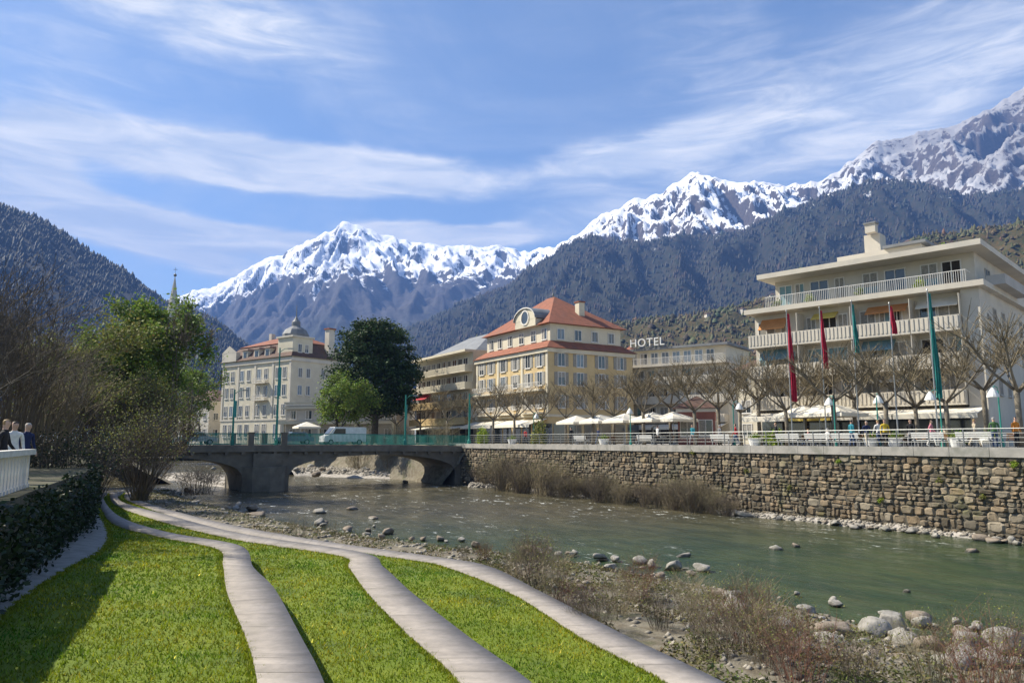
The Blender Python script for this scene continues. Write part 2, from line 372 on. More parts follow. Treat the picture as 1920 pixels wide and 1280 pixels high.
def loft(name, curves, m, sub=6, rough=0.0, seed=0, smooth=True, mrow=None, **kw):
    G = []
    for a, b in zip(curves[:-1], curves[1:]):
        for q in range(sub): G.append(a + (b-a)*q/sub)
    G.append(curves[-1]); G = np.array(G)
    if rough:
        for i in range(1, G.shape[0]-1):
            for j in range(G.shape[1]):
                x, y, z = G[i, j]; G[i, j, 2] += rough*fbm(x*1.3, y*1.3, seed, 4)
    a, b, _ = G.shape; idx = np.arange(a*b).reshape(a, b)
    F = np.stack([idx[:-1, :-1].ravel(), idx[1:, :-1].ravel(), idx[1:, 1:].ravel(), idx[:-1, 1:].ravel()], 1)
    mi = np.repeat(np.array([1 if mrow == i else 0 for i in range(a-1)]), b-1) if mrow is not None else None
    link(name, np_mesh(name, G.reshape(-1, 3), F, [m, M_riser] if mrow is not None else [m], smooth=smooth, mi=mi, tint=(np.tile(np.clip(np.random.default_rng(seed+a).normal(1, 0.07, (b-1, 1)), .8, 1.2)*np.ones((1, 3)), (a-1, 1)) if mrow is not None else None)), **kw)
    return G
M_grass = mat('lawn_turf', (0.105, 0.155, 0.010), (0.15, 0.19, 0.012), 1.1, 0.9, 0.6, 40, world=True, c3=(0.05, 0.085, 0.02), s3=0.5)
M_earth = mat('bank_earth', (0.12, 0.10, 0.07), (0.20, 0.18, 0.14), 2.0, 0.95, 0.8, 12, world=True, c3=(0.06, 0.075, 0.03), s3=0.7)
M_strip = mat('pale_stone_band', (0.29, 0.262, 0.24), (0.23, 0.21, 0.195), 5, 0.85, 0.25, 60, world=True, c3=(0.19, 0.175, 0.155), s3=1.3, attr='tint')
M_riser = mat('stone_riser', (0.20, 0.18, 0.165), (0.14, 0.13, 0.115), 4, 0.9, 0.5, 30, world=True)
M_path = mat('path_paving', (0.30, 0.29, 0.26), (0.22, 0.215, 0.19), 3, 0.9, 0.4, 30, world=True)
GL = []
loft('path', [cH, cPR], M_path, 4, kind='structure')
GL.append(loft('lawn', [cPR, c1L], M_grass, 12, 0.05, 1, kind='structure'))
c1l = lowered(c1R, 0.42, 0.03); c2l = lowered(c2R, 0.30, 0.03); c3l = lowered(c3R, 0.35, 0.03)
up = lambda c: c + np.array([0, 0, 0.05])
loft('stone_path', [c1L, up(c1L), up(c1R), c1R, c1l], M_strip, 1, smooth=False, mrow=3, kind='structure')
GL.append(loft('lawn', [c1l, c2L], M_grass, 10, 0.04, 2, kind='structure'))
loft('stone_path', [c2L, up(c2L), up(c2R), c2R, c2l], M_strip, 1, smooth=False, mrow=3, kind='structure')
GL.append(loft('lawn', [c2l, c3L], M_grass, 10, 0.04, 3, kind='structure'))
loft('stone_path', [c3L, up(c3L), up(c3R), c3R, c3l], M_strip, 1, smooth=False, mrow=3, kind='structure')
GB = loft('river_bank', [c3l, cB, cW, lowered(cW, 0.9, 2.5)], M_earth, 8, 0.10, 4, kind='structure')

# grass blades on the lawns
def grass_blades():
    rng = np.random.default_rng(11); VV = []; TT = []
    for G, dens in zip(GL, (1.0, 1.0, 1.0)):
        a, b, _ = G.shape
        A = (G[:-1, :-1] + G[1:, 1:])/2
        e1 = G[1:, :-1]-G[:-1, :-1]; e2 = G[:-1, 1:]-G[:-1, :-1]
        area = np.linalg.norm(np.cross(e1, e2), axis=2); dist = np.linalg.norm(A[:, :, :2], axis=2)
        ok = dist > 5
        d = np.clip(9500/np.maximum(dist, 6)**1.25, 60, 900)*dens
        cnt = rng.poisson(np.where(ok, area*d, 0))
        I, J = np.nonzero(cnt); rep = cnt[I, J]; I = np.repeat(I, rep); J = np.repeat(J, rep)
        u, v = rng.random((2, len(I), 1))
        P = G[I, J]*(1-u)*(1-v)+G[I+1, J]*u*(1-v)+G[I, J+1]*(1-u)*v+G[I+1, J+1]*u*v
        n = len(P); dd = np.linalg.norm(P[:, :2], axis=1)
        w = (0.0035+0.0007*dd); h = rng.uniform(0.025, 0.065, n)*(1+0.01*dd)
        th = rng.uniform(0, 6.28, n); ln = rng.normal(0, 0.5, (n, 2))*h[:, None]
        a_ = np.stack([np.cos(th)*w, np.sin(th)*w, 0*w], 1)
        tip = P + np.stack([ln[:, 0], ln[:, 1], h], 1)
        VV.append(np.stack([P-a_, P+a_, tip], 1))
        t = rng.uniform(0.55, 1.5, (n, 1))*np.array([[1.0, 1, 1]]); yel = rng.random(n) < 0.10
        t[yel] = t[yel]*np.array([[1.9, 1.35, 1.6]])
        key = np.floor(P[:, :2]/0.25).astype(int); uk, inv = np.unique(key, axis=0, return_inverse=True); inv = inv.ravel()
        pt = np.array([fbm(q[0]*0.11, q[1]*0.11, 3.0, 5) for q in uk])[inv]
        t = t*np.stack([1+0.9*pt, 1+0.35*pt, 1+0.5*pt], 1).clip(0.3, 2)
        dz = rng.random(n) < 0.0012; t[dz] = (9, 6, 18)
        TT.append(t)
    V = np.concatenate(VV).reshape(-1, 3); F = np.arange(len(V)).reshape(-1, 3)
    m = mat('grass_blade', (0.135, 0.20, 0.010), (0.20, 0.25, 0.014), 0.8, 0.6, attr='tint', world=True, trans=0.35)
    link('grass', np_mesh('grass', V, F, [m], tint=np.concatenate(TT)), label='short spring grass on the lawn terraces', cat='grass', kind='stuff')
grass_blades()

M_joint = mat('joint_mortar', (0.17, 0.155, 0.14), (0.13, 0.12, 0.105), 3, 0.95, world=True)
def strip_details():
    b = MB(); rng = np.random.default_rng(5)
    for L_, R_ in ((c1L, c1R), (c2L, c2R), (c3L, c3R)):
        mid = (L_+R_)/2; acc = np.concatenate([[0], np.cumsum(np.linalg.norm(np.diff(mid, axis=0), axis=1))])
        for s in np.cumsum(rng.choice([0.9, 1.2, 1.5, 2.4], int(acc[-1]/1.5)))*0.98:
            if s > acc[-1]: break
            a = np.array([np.interp(s, acc, L_[:, k]) for k in range(3)]); c = np.array([np.interp(s, acc, R_[:, k]) for k in range(3)])
            d = np.array([np.interp(min(s+.05, acc[-1]), acc, mid[:, k])-np.interp(s, acc, mid[:, k]) for k in range(3)]); d = d/(np.linalg.norm(d)+1e-9)*0.007
            z = np.array([0, 0, 0.055]); b.quad(a-d+z, c-d+z, c+d+z, a+d+z, M_joint)
    b.build('stone_path', kind='structure')
    VV, TT = [], []
    for C, o0 in ((c1L, -.03), (c2L, -.03), (c3L, -.03), (c1l, .10), (c2l, .10), (c3l, .10), (cPR, 0)):
        n = 5500; i = rng.integers(0, NS-1, n); f = rng.random((n, 1)); P = C[i]*(1-f)+C[i+1]*f
        d = (C[i+1]-C[i])[:, :2]; d /= np.linalg.norm(d, axis=1)[:, None]+1e-9; off = (o0+rng.normal(0, .045, n)+0.05*np.sin(i*1.7+P[:, 1]*5))[:, None]
        P[:, 0] += (d[:, 1:]*off)[:, 0]; P[:, 1] -= (d[:, :1]*off)[:, 0]
        dd = np.linalg.norm(P[:, :2], axis=1); w = 0.004+0.0007*dd; h = rng.uniform(0.03, 0.075, n); th = rng.uniform(0, 6.28, n)
        a_ = np.stack([np.cos(th)*w, np.sin(th)*w, 0*w], 1); ln = rng.normal(0, .5, (n, 2))*h[:, None]
        VV.append(np.stack([P-a_, P+a_, P+np.stack([ln[:, 0], ln[:, 1], h], 1)], 1)); TT.append(rng.uniform(.7, 1.4, (n, 1))*np.array([[1.15, 1, 1]]))
    V = np.concatenate(VV).reshape(-1, 3)
    link('grass', np_mesh('grass', V, np.arange(len(V)).reshape(-1, 3), [MATS['grass_blade']], tint=np.concatenate(TT)), label='longer grass fringing the edges of the stone bands', cat='grass', kind='stuff')
strip_details()
# right bank: the wall line x = 27.7 - .62 (y-40)
def wx(y): return 27.7 - 0.62*(y-40)
WDIR = Vector((-0.62, 1, 0)).normalized(); WN = Vector((-WDIR.y, WDIR.x, 0))   # towards the river
PZ = 5.0
def sheet(name, pts, m, **kw):
    b = MB(); b.poly(pts, m); return b.build(name, **kw)
M_prom = mat('promenade_paving', (0.33, 0.31, 0.28), (0.26, 0.245, 0.22), 1.5, 0.85, 0.2, 20, world=True)
M_valley = mat('valley_ground', (0.11, 0.10, 0.07), (0.07, 0.085, 0.03), 0.15, 0.95, world=True)
sheet('promenade', [(wx(-10)+0.3, -10, PZ), (260, -10, PZ), (260, 210, PZ), (wx(210)+0.3, 210, PZ)], M_prom, kind='structure')
sheet('valley_floor', [(-3500, 205, PZ-0.05), (3500, 205, PZ-0.05), (5000, 7000, PZ-0.05), (-5000, 7000, PZ-0.05)], M_valley, kind='structure')
M_left = mat('bank_ground', (0.085, 0.075, 0.05), (0.05, 0.06, 0.025), 0.8, 0.95, 0.5, 8, world=True)
lb = [(p[0], p[1], 4.2) for p in cH[::6]]
sheet('bank_walkway', lb + [(-42, 72, 4.2), (-48, 80, 4.4), (-150, 210, 4.9), (-400, 210, 4.9), (-400, -5, 4.2), (lb[0][0]-4, -5, 4.2)], M_left, kind='structure')
# water and bed
def water_mat():
    m = bpy.data.materials.new('river_water'); m.use_nodes = True; g = NT(m.node_tree); b = g.n['Principled BSDF']
    pos = g.new('ShaderNodeNewGeometry').outputs['Position']; sp = g.new('ShaderNodeSeparateXYZ'); g.l.new(pos, sp.inputs[0])
    al = g.m('ADD', g.m('MULTIPLY', sp.outputs[0], -0.527), g.m('MULTIPLY', sp.outputs[1], 0.85))
    ac = g.m('ADD', g.m('MULTIPLY', sp.outputs[0], 0.85), g.m('MULTIPLY', sp.outputs[1], 0.527))
    fl = g.comb(g.m('MULTIPLY', ac, 1.0), g.m('MULTIPLY', al, 0.45), 0.0)
    n1 = g.noise(fl, 1.5, 7, 0.66, 0.9); n2 = g.noise(fl, 0.5, 4, 0.6, 0.5); n3 = g.noise(fl, 6.0, 4, 0.6, 0.3)
    patch = g.noise(g.comb(g.m('MULTIPLY', ac, 1.0), g.m('MULTIPLY', al, 0.5), 5.0), 0.16, 3, 0.5)
    shallow = g.ramp(sp.outputs[1], 34.0, 60.0)
    foam = g.m('MULTIPLY', g.ramp(g.m('ADD', n1, g.m('MULTIPLY', n3, 0.35)), 0.76, 0.90), g.ramp(g.m('ADD', patch, g.m('MULTIPLY', shallow, 0.08)), 0.50, 0.62))
    foam = g.m('MULTIPLY', foam, g.m('ADD', 0.5, g.m('MULTIPLY', shallow, 0.6)))
    deep = g.mix(g.ramp(n2, 0.35, 0.65), (0.022, 0.045, 0.022), (0.045, 0.068, 0.028))
    br = g.mix(g.ramp(n2, 0.35, 0.65), (0.060, 0.056, 0.036), (0.10, 0.088, 0.055))
    c = g.mix(shallow, deep, br)
    c = g.mix(foam, c, (0.75, 0.77, 0.74))
    g.l.new(c, b.inputs['Base Color'])
    g.l.new(g.m('ADD', 0.10, g.m('MULTIPLY', foam, 0.5)), b.inputs['Roughness'])
    b.inputs['IOR'].default_value = 1.33; b.inputs['Specular IOR Level'].default_value = 0.42
    bn = g.new('ShaderNodeBump'); bn.inputs['Strength'].default_value = 0.8; bn.inputs['Distance'].default_value = 0.18
    g.l.new(g.m('ADD', g.m('ADD', n1, g.m('MULTIPLY', n3, 0.30)), g.m('MULTIPLY', n2, 0.6)), bn.inputs['Height']); g.l.new(bn.outputs[0], b.inputs['Normal'])
    return m
def water():
    nx, ny = 160, 240; V = []
    for j in range(ny):
        y = 2 + (j/(ny-1))**1.5*240
        for i in range(nx):
            x = wx(y)+1.5 - (i/(nx-1))*64
            z = 0.05*fbm(x*0.5, y*0.3, 1.0, 3) + 0.02*fbm(x*2.2, y*1.2, 2.0, 3)
            V.append((x, y, z))
    idx = np.arange(nx*ny).reshape(ny, nx)
    F = np.stack([idx[:-1, :-1].ravel(), idx[1:, :-1].ravel(), idx[1:, 1:].ravel(), idx[:-1, 1:].ravel()], 1)
    link('water', np_mesh('water', np.array(V), F, [water_mat()], smooth=True), kind='structure')
water()
sheet('river_bed', [(60, -10, -1.2), (60, 5, -1.2), (-75, 240, -1.2), (-200, 240, -1.2), (-60, 60, -1.2), (-30, -10, -1.2)], M_earth, kind='structure')
# gravel bars beyond the bridge and along the wall foot
def gravel(name, cpts, wid, hgt, seed):
    c = catmull(cpts, 60); V = []; k = 14
    for i, p in enumerate(c):
        d = c[min(i+1, 59)]-c[max(i-1, 0)]; d = d/np.linalg.norm(d[:2]); n = np.array([-d[1], d[0]])
        w = wid*math.sin(math.pi*(0.04+0.92*i/59))**0.5
        for j in range(k):
            s = j/(k-1)*2-1
            x, y = p[:2]+n*s*w
            V.append((x, y, -0.3+(hgt+0.3)*(1-s*s) + 0.18*fbm(x*0.9, y*0.9, seed, 4)))
    idx = np.arange(60*k).reshape(60, k); F = np.stack([idx[:-1, :-1].ravel(), idx[1:, :-1].ravel(), idx[1:, 1:].ravel(), idx[:-1, 1:].ravel()], 1)
    m = mat('river_gravel', (0.42, 0.39, 0.35), (0.25, 0.23, 0.21), 2.2, 0.95, 1.0, 9, world=True)
    link(name, np_mesh(name, np.array(V), F, [m], smooth=True), kind='structure')
    return np.array(V).reshape(60, k, 3)
GR1 = gravel('gravel_bar', [tuple(at(540, 890, 0)), tuple(at(620, 888, 0)), tuple(at(690, 890, 0)), tuple(at(775, 896, 0))], 10, 0.9, 1)
GR2 = gravel('gravel_bar', [tuple(at(880, 912, 0)), tuple(at(960, 914, 0)), tuple(at(1060, 926, 0)), tuple(at(1200, 937, 0)), tuple(at(1340, 953, 0))], 2.2, 0.35, 2)
GR3 = gravel('gravel_bar', [tuple(at(1340, 962, 0)), tuple(at(1480, 973, 0)), tuple(at(1640, 988, 0)), tuple(at(1800, 1004, 0)), tuple(at(1990, 1022, 0))], 1.1, 0.25, 3)
GR4 = gravel('gravel_bar', [tuple(at(330, 893, 0)), tuple(at(390, 899, 0)), tuple(at(440, 905, 0)), tuple(at(460, 912, 0))], 6, 0.6, 4)

# far river banks upstream of the bridge
def far_bank(name, f0, f1, seed):
    V = []; n, k = 70, 10
    for i in range(n):
        y = 94 + i/(n-1)*146
        for j in range(k):
            s = j/(k-1); x0, z0 = f0(y); x1, z1 = f1(y)
            V.append((x0+(x1-x0)*s + 0.7*fbm(y*0.3, s*3, seed, 3), y + 0.5*fbm(y*.4, s*3, seed+5, 3), z0+(z1-z0)*s + (0.35*fbm(y*0.4, s*4, seed+2, 4) if 0 < j < k-1 else 0)))
    idx = np.arange(n*k).reshape(n, k); F = np.stack([idx[:-1, :-1].ravel(), idx[1:, :-1].ravel(), idx[1:, 1:].ravel(), idx[:-1, 1:].ravel()], 1)
    link(name, np_mesh(name, np.array(V), F, [M_earth], smooth=True), kind='structure'); return np.array(V).reshape(n, k, 3)
FB1 = far_bank('river_bank', lambda y: (wx(y)-3.2, -0.4), lambda y: (wx(y)+0.6, PZ+0.02), 3)
FB2 = far_bank('river_bank', lambda y: (wx(y)-36, -0.4), lambda y: (wx(y)-46, PZ-0.3), 9)
def textobj(name, cu, parent):
    tmp = bpy.data.objects.new('tmp', cu); COL.objects.link(tmp); bpy.context.view_layer.update()
    me = bpy.data.meshes.new_from_object(tmp.evaluated_get(bpy.context.evaluated_depsgraph_get())); me.name = name
    for p in me.polygons: p.material_index = 0
    bpy.data.objects.remove(tmp); o = link(name, me, parent); return o
# ================================================================== RIVER WALL
M_mortar = mat('wall_mortar', (0.11, 0.10, 0.08), (0.065, 0.06, 0.045), 3, 0.95, 0.6, 20)
M_stone = mat('wall_stone', (0.215, 0.182, 0.135), (0.135, 0.118, 0.09), 1.6, 0.92, 0.7, 9, attr='tint', world=True, c3=(0.11, 0.115, 0.05), s3=0.5)
M_cop = mat('coping_concrete', (0.36, 0.34, 0.31), (0.27, 0.26, 0.24), 1.2, 0.9, 0.3, 18, world=True, c3=(0.20, 0.20, 0.17), s3=0.6)
def river_wall():
    rng = random.Random(5)
    y0, y1 = 26.0, 96.0; L = (y1-y0)/WDIR.y
    t = empty('retaining_wall', (wx(y0), y0, 0), 'rough grey-brown stone wall holding up the promenade along the river', 'wall', rz=math.atan2(WDIR.y, WDIR.x))
    b = MB(); b.box(0, L, -1.2, 0.0, -0.8, 4.5, M_mortar); b.build('wall_core', t)
    s = MB(); z = -0.5
    while z < 4.45:
        h = rng.uniform(0.26, 0.60); h = min(h, 4.5-z)
        u = -rng.random()*0.3
        while u < L:
            w = rng.uniform(0.22, 0.50) if rng.random() < 0.55 else rng.uniform(0.5, 0.95)
            cells = [(u, u+w, z, z+h)]
            if h > 0.40 and rng.random() < 0.55:
                q = rng.uniform(.38, .62); cells = [(u, u+w, z, z+h*q), (u, u+w, z+h*q, z+h)]
                if w > 0.55 and rng.random() < 0.6:
                    k0 = rng.uniform(.4, .6); a0 = cells.pop(rng.randint(0, 1)); cells += [(a0[0], a0[0]+w*k0, a0[2], a0[3]), (a0[0]+w*k0, a0[1], a0[2], a0[3])]
            for (ca, cb, z0, z1) in cells:
                g = rng.uniform(0.012, 0.035); pr = rng.uniform(0.03, 0.17)
                a, c = max(ca, 0)+g, min(cb, L)-g
                if c-a < 0.08: continue
                j = lambda k: rng.uniform(-k, k)
                J = min(0.055, 0.2*(z1-z0)); zb, zt = z0+g, z1-g
                # eight-cornered outline with its corners knocked off
                o = []
                for (x_, z_) in ((a, zb), (c, zb), (c, zt), (a, zt)):
                    sx = 1 if x_ == a else -1; sz = 1 if z_ == zb else -1; e1, e2 = rng.uniform(.08, .32)*(c-a), rng.uniform(.08, .32)*(zt-zb)
                    p1 = (x_+sx*e1, z_+j(J*.5)); p2 = (x_+j(J*.5), z_+sz*e2)
                    o += [p2, p1] if (sx*sz > 0) else [p1, p2]
                cx, cz = (a+c)/2, (zb+zt)/2
                q = [(cx+(x_-cx)*0.72+j(J*.5), cz+(z_-cz)*0.70+j(J*.5)) for x_, z_ in o]
                n = len(s.v); s.v += [(x_, 0.0, z_) for x_, z_ in o] + [(x_, pr+j(.03), z_) for x_, z_ in q]
                k = rng.uniform(0.5, 1.45); warm = rng.uniform(-0.02, 0.14)
                tt = (k*(1+warm), k, k*(1-warm))
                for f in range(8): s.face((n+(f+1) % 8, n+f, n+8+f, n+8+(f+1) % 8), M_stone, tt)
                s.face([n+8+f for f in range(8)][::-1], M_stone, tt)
            u += w
        z += h
    s.build('stone_facing', t)
    c = MB(); u = 0
    while u < L:
        w = rng.uniform(1.9, 2.2); c.box(u+0.012, min(u+w, L)-0.012, -0.9, 0.20, 4.5, 5.03+rng.uniform(0, .012), M_cop); u += w
    c.build('coping', t)
    return t
river_wall()
M_rail = mat('galvanised_rail', (0.22, 0.23, 0.235), (0.17, 0.18, 0.185), 4, 0.45, metal=0.5)
def railing():
    y0, y1 = 26.0, 94.0; L = (y1-y0)/WDIR.y
    t = empty('promenade_railing', (wx(y0)+0.35*0.85, y0+0.35*0.53, 5.03), 'light metal railing with thin horizontal bars along the promenade edge', 'railing', rz=math.atan2(WDIR.y, WDIR.x))
    b = MB()
    for z, r in ((1.05, 0.028), (0.80, 0.012), (0.55, 0.012), (0.30, 0.012)): b.tube([(0, 0, z), (L, 0, z)], r, M_rail, 6)
    b.build('rail_bars', t)
    p = MB(); p.box(-0.025, 0.025, -0.03, 0.03, 0, 1.06, M_rail); pm = p.mesh('post'); k = int(L/2.0)
    for i in range(k+1): link('post', pm, t).location = (i*L/k, 0, 0)
railing()

# ================================================================== BRIDGE
BR = Vector((-6.5, 95, 0)); BA = Vector((-0.85, -0.527, 0)).normalized(); BRZ = math.atan2(BA.y, BA.x)
M_conc = mat('bridge_concrete', (0.19, 0.17, 0.14), (0.13, 0.12, 0.10), 0.8, 0.9, 0.3, 10, c3=(0.10, 0.09, 0.07), s3=0.5)
M_green = mat('green_railing_paint', (0.04, 0.26, 0.21), (0.03, 0.20, 0.165), 2, 0.5)
M_asph = mat('asphalt', (0.05, 0.05, 0.05), (0.065, 0.063, 0.06), 4, 0.9, 0.2, 60)
def bridge():
    # local x along the bridge to the left, local y towards the viewer is +y after rotation
    t = empty('bridge', BR, 'low concrete arch bridge with green railings crossing the river', 'bridge', rz=BRZ)
    WD = 9.0; sy = lambda v: -v   # away from viewer is -y in local frame
    L = 52.0
    def arch(s, s0, s1, spring, crown):
        q = (s-(s0+s1)/2)/((s1-s0)/2); return spring + (crown-spring)*math.sqrt(max(0, 1-abs(q)**2.2))
    top = lambda s: 4.05 + 0.16*math.sin(math.pi*min(max(s/48, 0), 1))
    def under(s):
        if s <= 0.8: return -1.0
        if s < 21.6: return arch(s, 0.8, 21.6, 1.7, 3.75)
        if s < 26.6: return -1.0
        if s < 46: return arch(s, 26.6, 46, 1.7, 3.75)
        return -1.0
    b = MB(); ss = sorted(set([0, 0.799, 0.8, 21.599, 21.6, 26.599, 26.6, 45.99, 46, L] + list(np.linspace(0.8, 21.6, 40)) + list(np.linspace(26.6, 46, 36))))
    ss = [float(x) for x in ss]
    for a, c in zip(ss[:-1], ss[1:]):
        za, zc = under(a + 1e-6), under(c - 1e-6)
        b.quad((a, 0, za), (a, 0, top(a)), (c, 0, top(c)), (c, 0, zc), M_conc)
        b.quad((c, -WD, zc), (c, -WD, top(c)), (a, -WD, top(a)), (a, -WD, za), M_conc)
        b.quad((a, 0, za), (c, 0, zc), (c, -WD, zc), (a, -WD, za), M_conc)
        # raised arch ring, 6 cm proud
        if za > 0 and zc > 0:
            b.quad((a, 0.06, za), (a, 0.06, za+0.38), (c, 0.06, zc+0.38), (c, 0.06, zc), M_conc)
            b.quad((a, 0.06, za+0.38), (a, 0, za+0.38), (c, 0, zc+0.38), (c, 0.06, zc+0.38), M_conc)
            b.quad((a, 0.06, za), (c, 0.06, zc), (c, 0, zc), (a, 0, za), M_conc)
    for s in (0.8, 21.6, 26.6, 46): b.quad((s, 0, -1), (s, 0, under(s+.01 if s in (0.8, 26.6) else s-.01)), (s, -WD, under(s+.01 if s in (0.8, 26.6) else s-.01)), (s, -WD, -1), M_conc)
    b.build('arches', t)
    p = MB()
    P = [(21.6, 0.02), (22.4, 1.4), (24.1, 2.1), (25.8, 1.4), (26.6, 0.02)]
    for (x0, y0), (x1, y1) in zip(P[:-1], P[1:]): p.quad((x0, y0, -1), (x1, y1, -1), (x1, y1*0.9, 2.6), (x0, y0*0.9, 2.6), M_conc)
    p.poly([(x, y*0.9, 2.6) for x, y in P], M_conc)
    p.box(22.6, 25.6, 0.003, 0.55, 2.6, 4.0, M_conc)
    p.build('pier', t)
    d = MB()
    for a, c in zip(np.linspace(-2, L+6, 40)[:-1], np.linspace(-2, L+6, 40)[1:]):
        za, zc = top(a), top(c); p8 = []
        for zz in (0, 0.72):
            p8 += [(a, 0.42, za+zz), (c, 0.42, zc+zz), (c, -WD-0.42, zc+zz), (a, -WD-0.42, za+zz)]
        d.box8([Vector(q) for q in p8], M_conc)
        d.quad((a, -0.9, za+0.735), (c, -0.9, zc+0.735), (c, -WD+.9, zc+.735), (a, -WD+.9, za+.735), M_asph)
    s = 1.0
    while s < L:   # dentil blocks under the deck edge
        d.box(s, s+0.32, 0.0, 0.36, top(s)-0.30, top(s)-0.002, M_conc); s += 1.7
    d.build('deck', t)
    r = MB(); s = -1.0
    while s < L+5:
        z = top(s)+0.72
        r.box(s-0.02, s+0.02, 0.20, 0.235, z+0.10, z+1.25, M_green); r.box(s-0.02, s+0.02, -WD-0.235, -WD-0.2, z+0.10, z+1.25, M_green); s += 0.16
    for y_ in (0.212, -WD-0.212):
        pts = [(q, y_, top(q)+0.72+1.27) for q in np.linspace(-1, L+5, 30)]; r.tube(pts, 0.035, M_green, 6)
        r.tube([(x, y, z-1.15) for x, y, z in pts], 0.03, M_green, 5)
    r.build('railing', t)
    for s_ in (22.3, 25.9):
        for y_ in (0.1, -WD-0.1): k = MB(); k.box(s_-0.3, s_+0.3, y_-0.3, y_+0.3, top(s_)+0.72, top(s_)+2.0, M_conc); k.box(s_-0.37, s_+0.37, y_-0.37, y_+0.37, top(s_)+2.0, top(s_)+2.12, M_conc); k.build('parapet_block', t)
bridge()

# ================================================================== BUILDINGS
M_white = mat('white_render', (0.57, 0.525, 0.445), (0.50, 0.46, 0.395), 0.5, 0.9, 0.15, 25, c3=(0.46, 0.44, 0.40), s3=0.25)
M_cream = mat('cream_render', (0.60, 0.55, 0.43), (0.52, 0.47, 0.37), 0.5, 0.9, 0.15, 25, c3=(0.43, 0.39, 0.31), s3=0.22)
M_yellow = mat('ochre_render', (0.56, 0.43, 0.23), (0.49, 0.37, 0.20), 0.5, 0.9, 0.15, 25, c3=(0.47, 0.35, 0.18), s3=0.25)
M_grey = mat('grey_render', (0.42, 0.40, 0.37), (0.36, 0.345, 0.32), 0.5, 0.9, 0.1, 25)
M_red = mat('red_roof_tile', (0.28, 0.105, 0.065), (0.20, 0.08, 0.05), 1.2, 0.85, 0.7, 14, c3=(0.20, 0.10, 0.07), s3=0.5)
M_dkroof = mat('dark_roof_tile', (0.13, 0.075, 0.06), (0.09, 0.06, 0.05), 1.2, 0.85, 0.6, 14)
M_slate = mat('grey_metal_roof', (0.20, 0.21, 0.22), (0.15, 0.155, 0.165), 0.8, 0.6)
M_frame = mat('white_window_frame', (0.68, 0.66, 0.62), (0.60, 0.58, 0.55), 3, 0.6)
M_brown = mat('brown_wood', (0.16, 0.085, 0.04), (0.10, 0.055, 0.03), 4, 0.8)
M_shut = mat('grey_shutter', (0.28, 0.27, 0.24), (0.22, 0.21, 0.19), 5, 0.8)
M_glass = glass('window_glass', (0.030, 0.038, 0.045)); M_dark = mat('dark_interior', (0.030, 0.026, 0.022), (0.05, 0.042, 0.034), 1.0, 0.9)
M_blue = mat('teal_blind', (0.20, 0.33, 0.36), (0.15, 0.25, 0.29), 2, 0.9); M_awn = mat('cream_awning', (0.74, 0.70, 0.60), (0.66, 0.61, 0.52), 1, 0.9)
M_orange = mat('orange_awning', (0.60, 0.27, 0.10), (0.50, 0.22, 0.08), 1.5, 0.9); M_yaw = mat('yellow_awning', (0.70, 0.55, 0.14), (0.62, 0.47, 0.12), 1.5, 0.9)
M_rs = mat('red_shade', (0.45, 0.05, 0.06), (0.35, 0.04, 0.05), 1.5, 0.9)

M_curt = mat('window_curtain', (0.36, 0.34, 0.30), (0.22, 0.21, 0.19), 6, 0.7); M_skyg = glass('pale_window_glass', (0.10, 0.125, 0.15))
def win_mesh(w, h, fm=M_frame, gm=M_glass, shut=None, door=False, var=0):
    b = MB(); f = 0.09
    if var == 3 and gm is M_glass: gm = M_skyg
    b.box(-w/2, w/2, -0.012, 0.05, 0, h, gm)
    if var == 1: b.box(-w/2+.01, -w*0.22, -0.02, -0.0125, 0.02, h-.02, M_curt); b.box(w*0.27, w/2-.01, -0.02, -0.0125, 0.02, h-.02, M_curt)
    if var == 2: b.box(-w/2+.01, w/2-.01, -0.02, -0.0125, h*random.Random(int(w*100)).uniform(.35, .6), h-.02, M_curt)
    if var == 4: b.box(-w/2+.01, w*0.02, -0.02, -0.0125, 0.02, h-.02, M_curt)
    for (a, c, z0, z1) in ((-w/2-f, -w/2, -f, h+f), (w/2, w/2+f, -f, h+f), (-w/2, w/2, h, h+f), (-w/2, w/2, -f, 0), (-0.035, 0.035, 0, h)): b.box(a, c, -0.07, 0.0, z0, z1, fm)
    if not door: b.box(-w/2-0.16, w/2+0.16, -0.16, -0.0, -f-0.07, -f-0.002, fm)
    if shut:
        for s in (-1, 1):
            x0 = s*(w/2+f+0.04); x1 = s*(w/2+f+w*0.5)
            b.box(min(x0, x1), max(x0, x1), -0.06, -0.012, -0.03, h+0.03, shut)
    return b.mesh('window')
wr = random.Random(44)
class Building:
    def __init__(s, name, P, du, label, cat, base=PZ, group=None):
        s.t = empty(name, (P[0], P[1], base), label, cat, group, rz=math.atan2(du[1], du[0]))
    def part(s, name, **k): return _Part(s.t, name, k)
    def windows(s, us, zs, w, h, v=0.0, name='window', rot=0.0, u0=None, **kw):
        """front windows (rot 0) at u, or on the right end wall (rot 90) at u0 with v list"""
        mes = [win_mesh(w, h, var=q, **kw) for q in range(5)]
        for z in zs:
            for u in us:
                o = link(name, wr.choice(mes), s.t)
                if rot: o.location = (u0, u, z); o.rotation_euler = (0, 0, R(rot))
                else: o.location = (u, v, z)
class _Part:
    def __init__(s, t, n, k): s.t, s.n, s.k = t, n, k
    def __enter__(s): s.b = MB(); return s.b
    def __exit__(s, *a): s.b.build(s.n, s.t, **s.k)
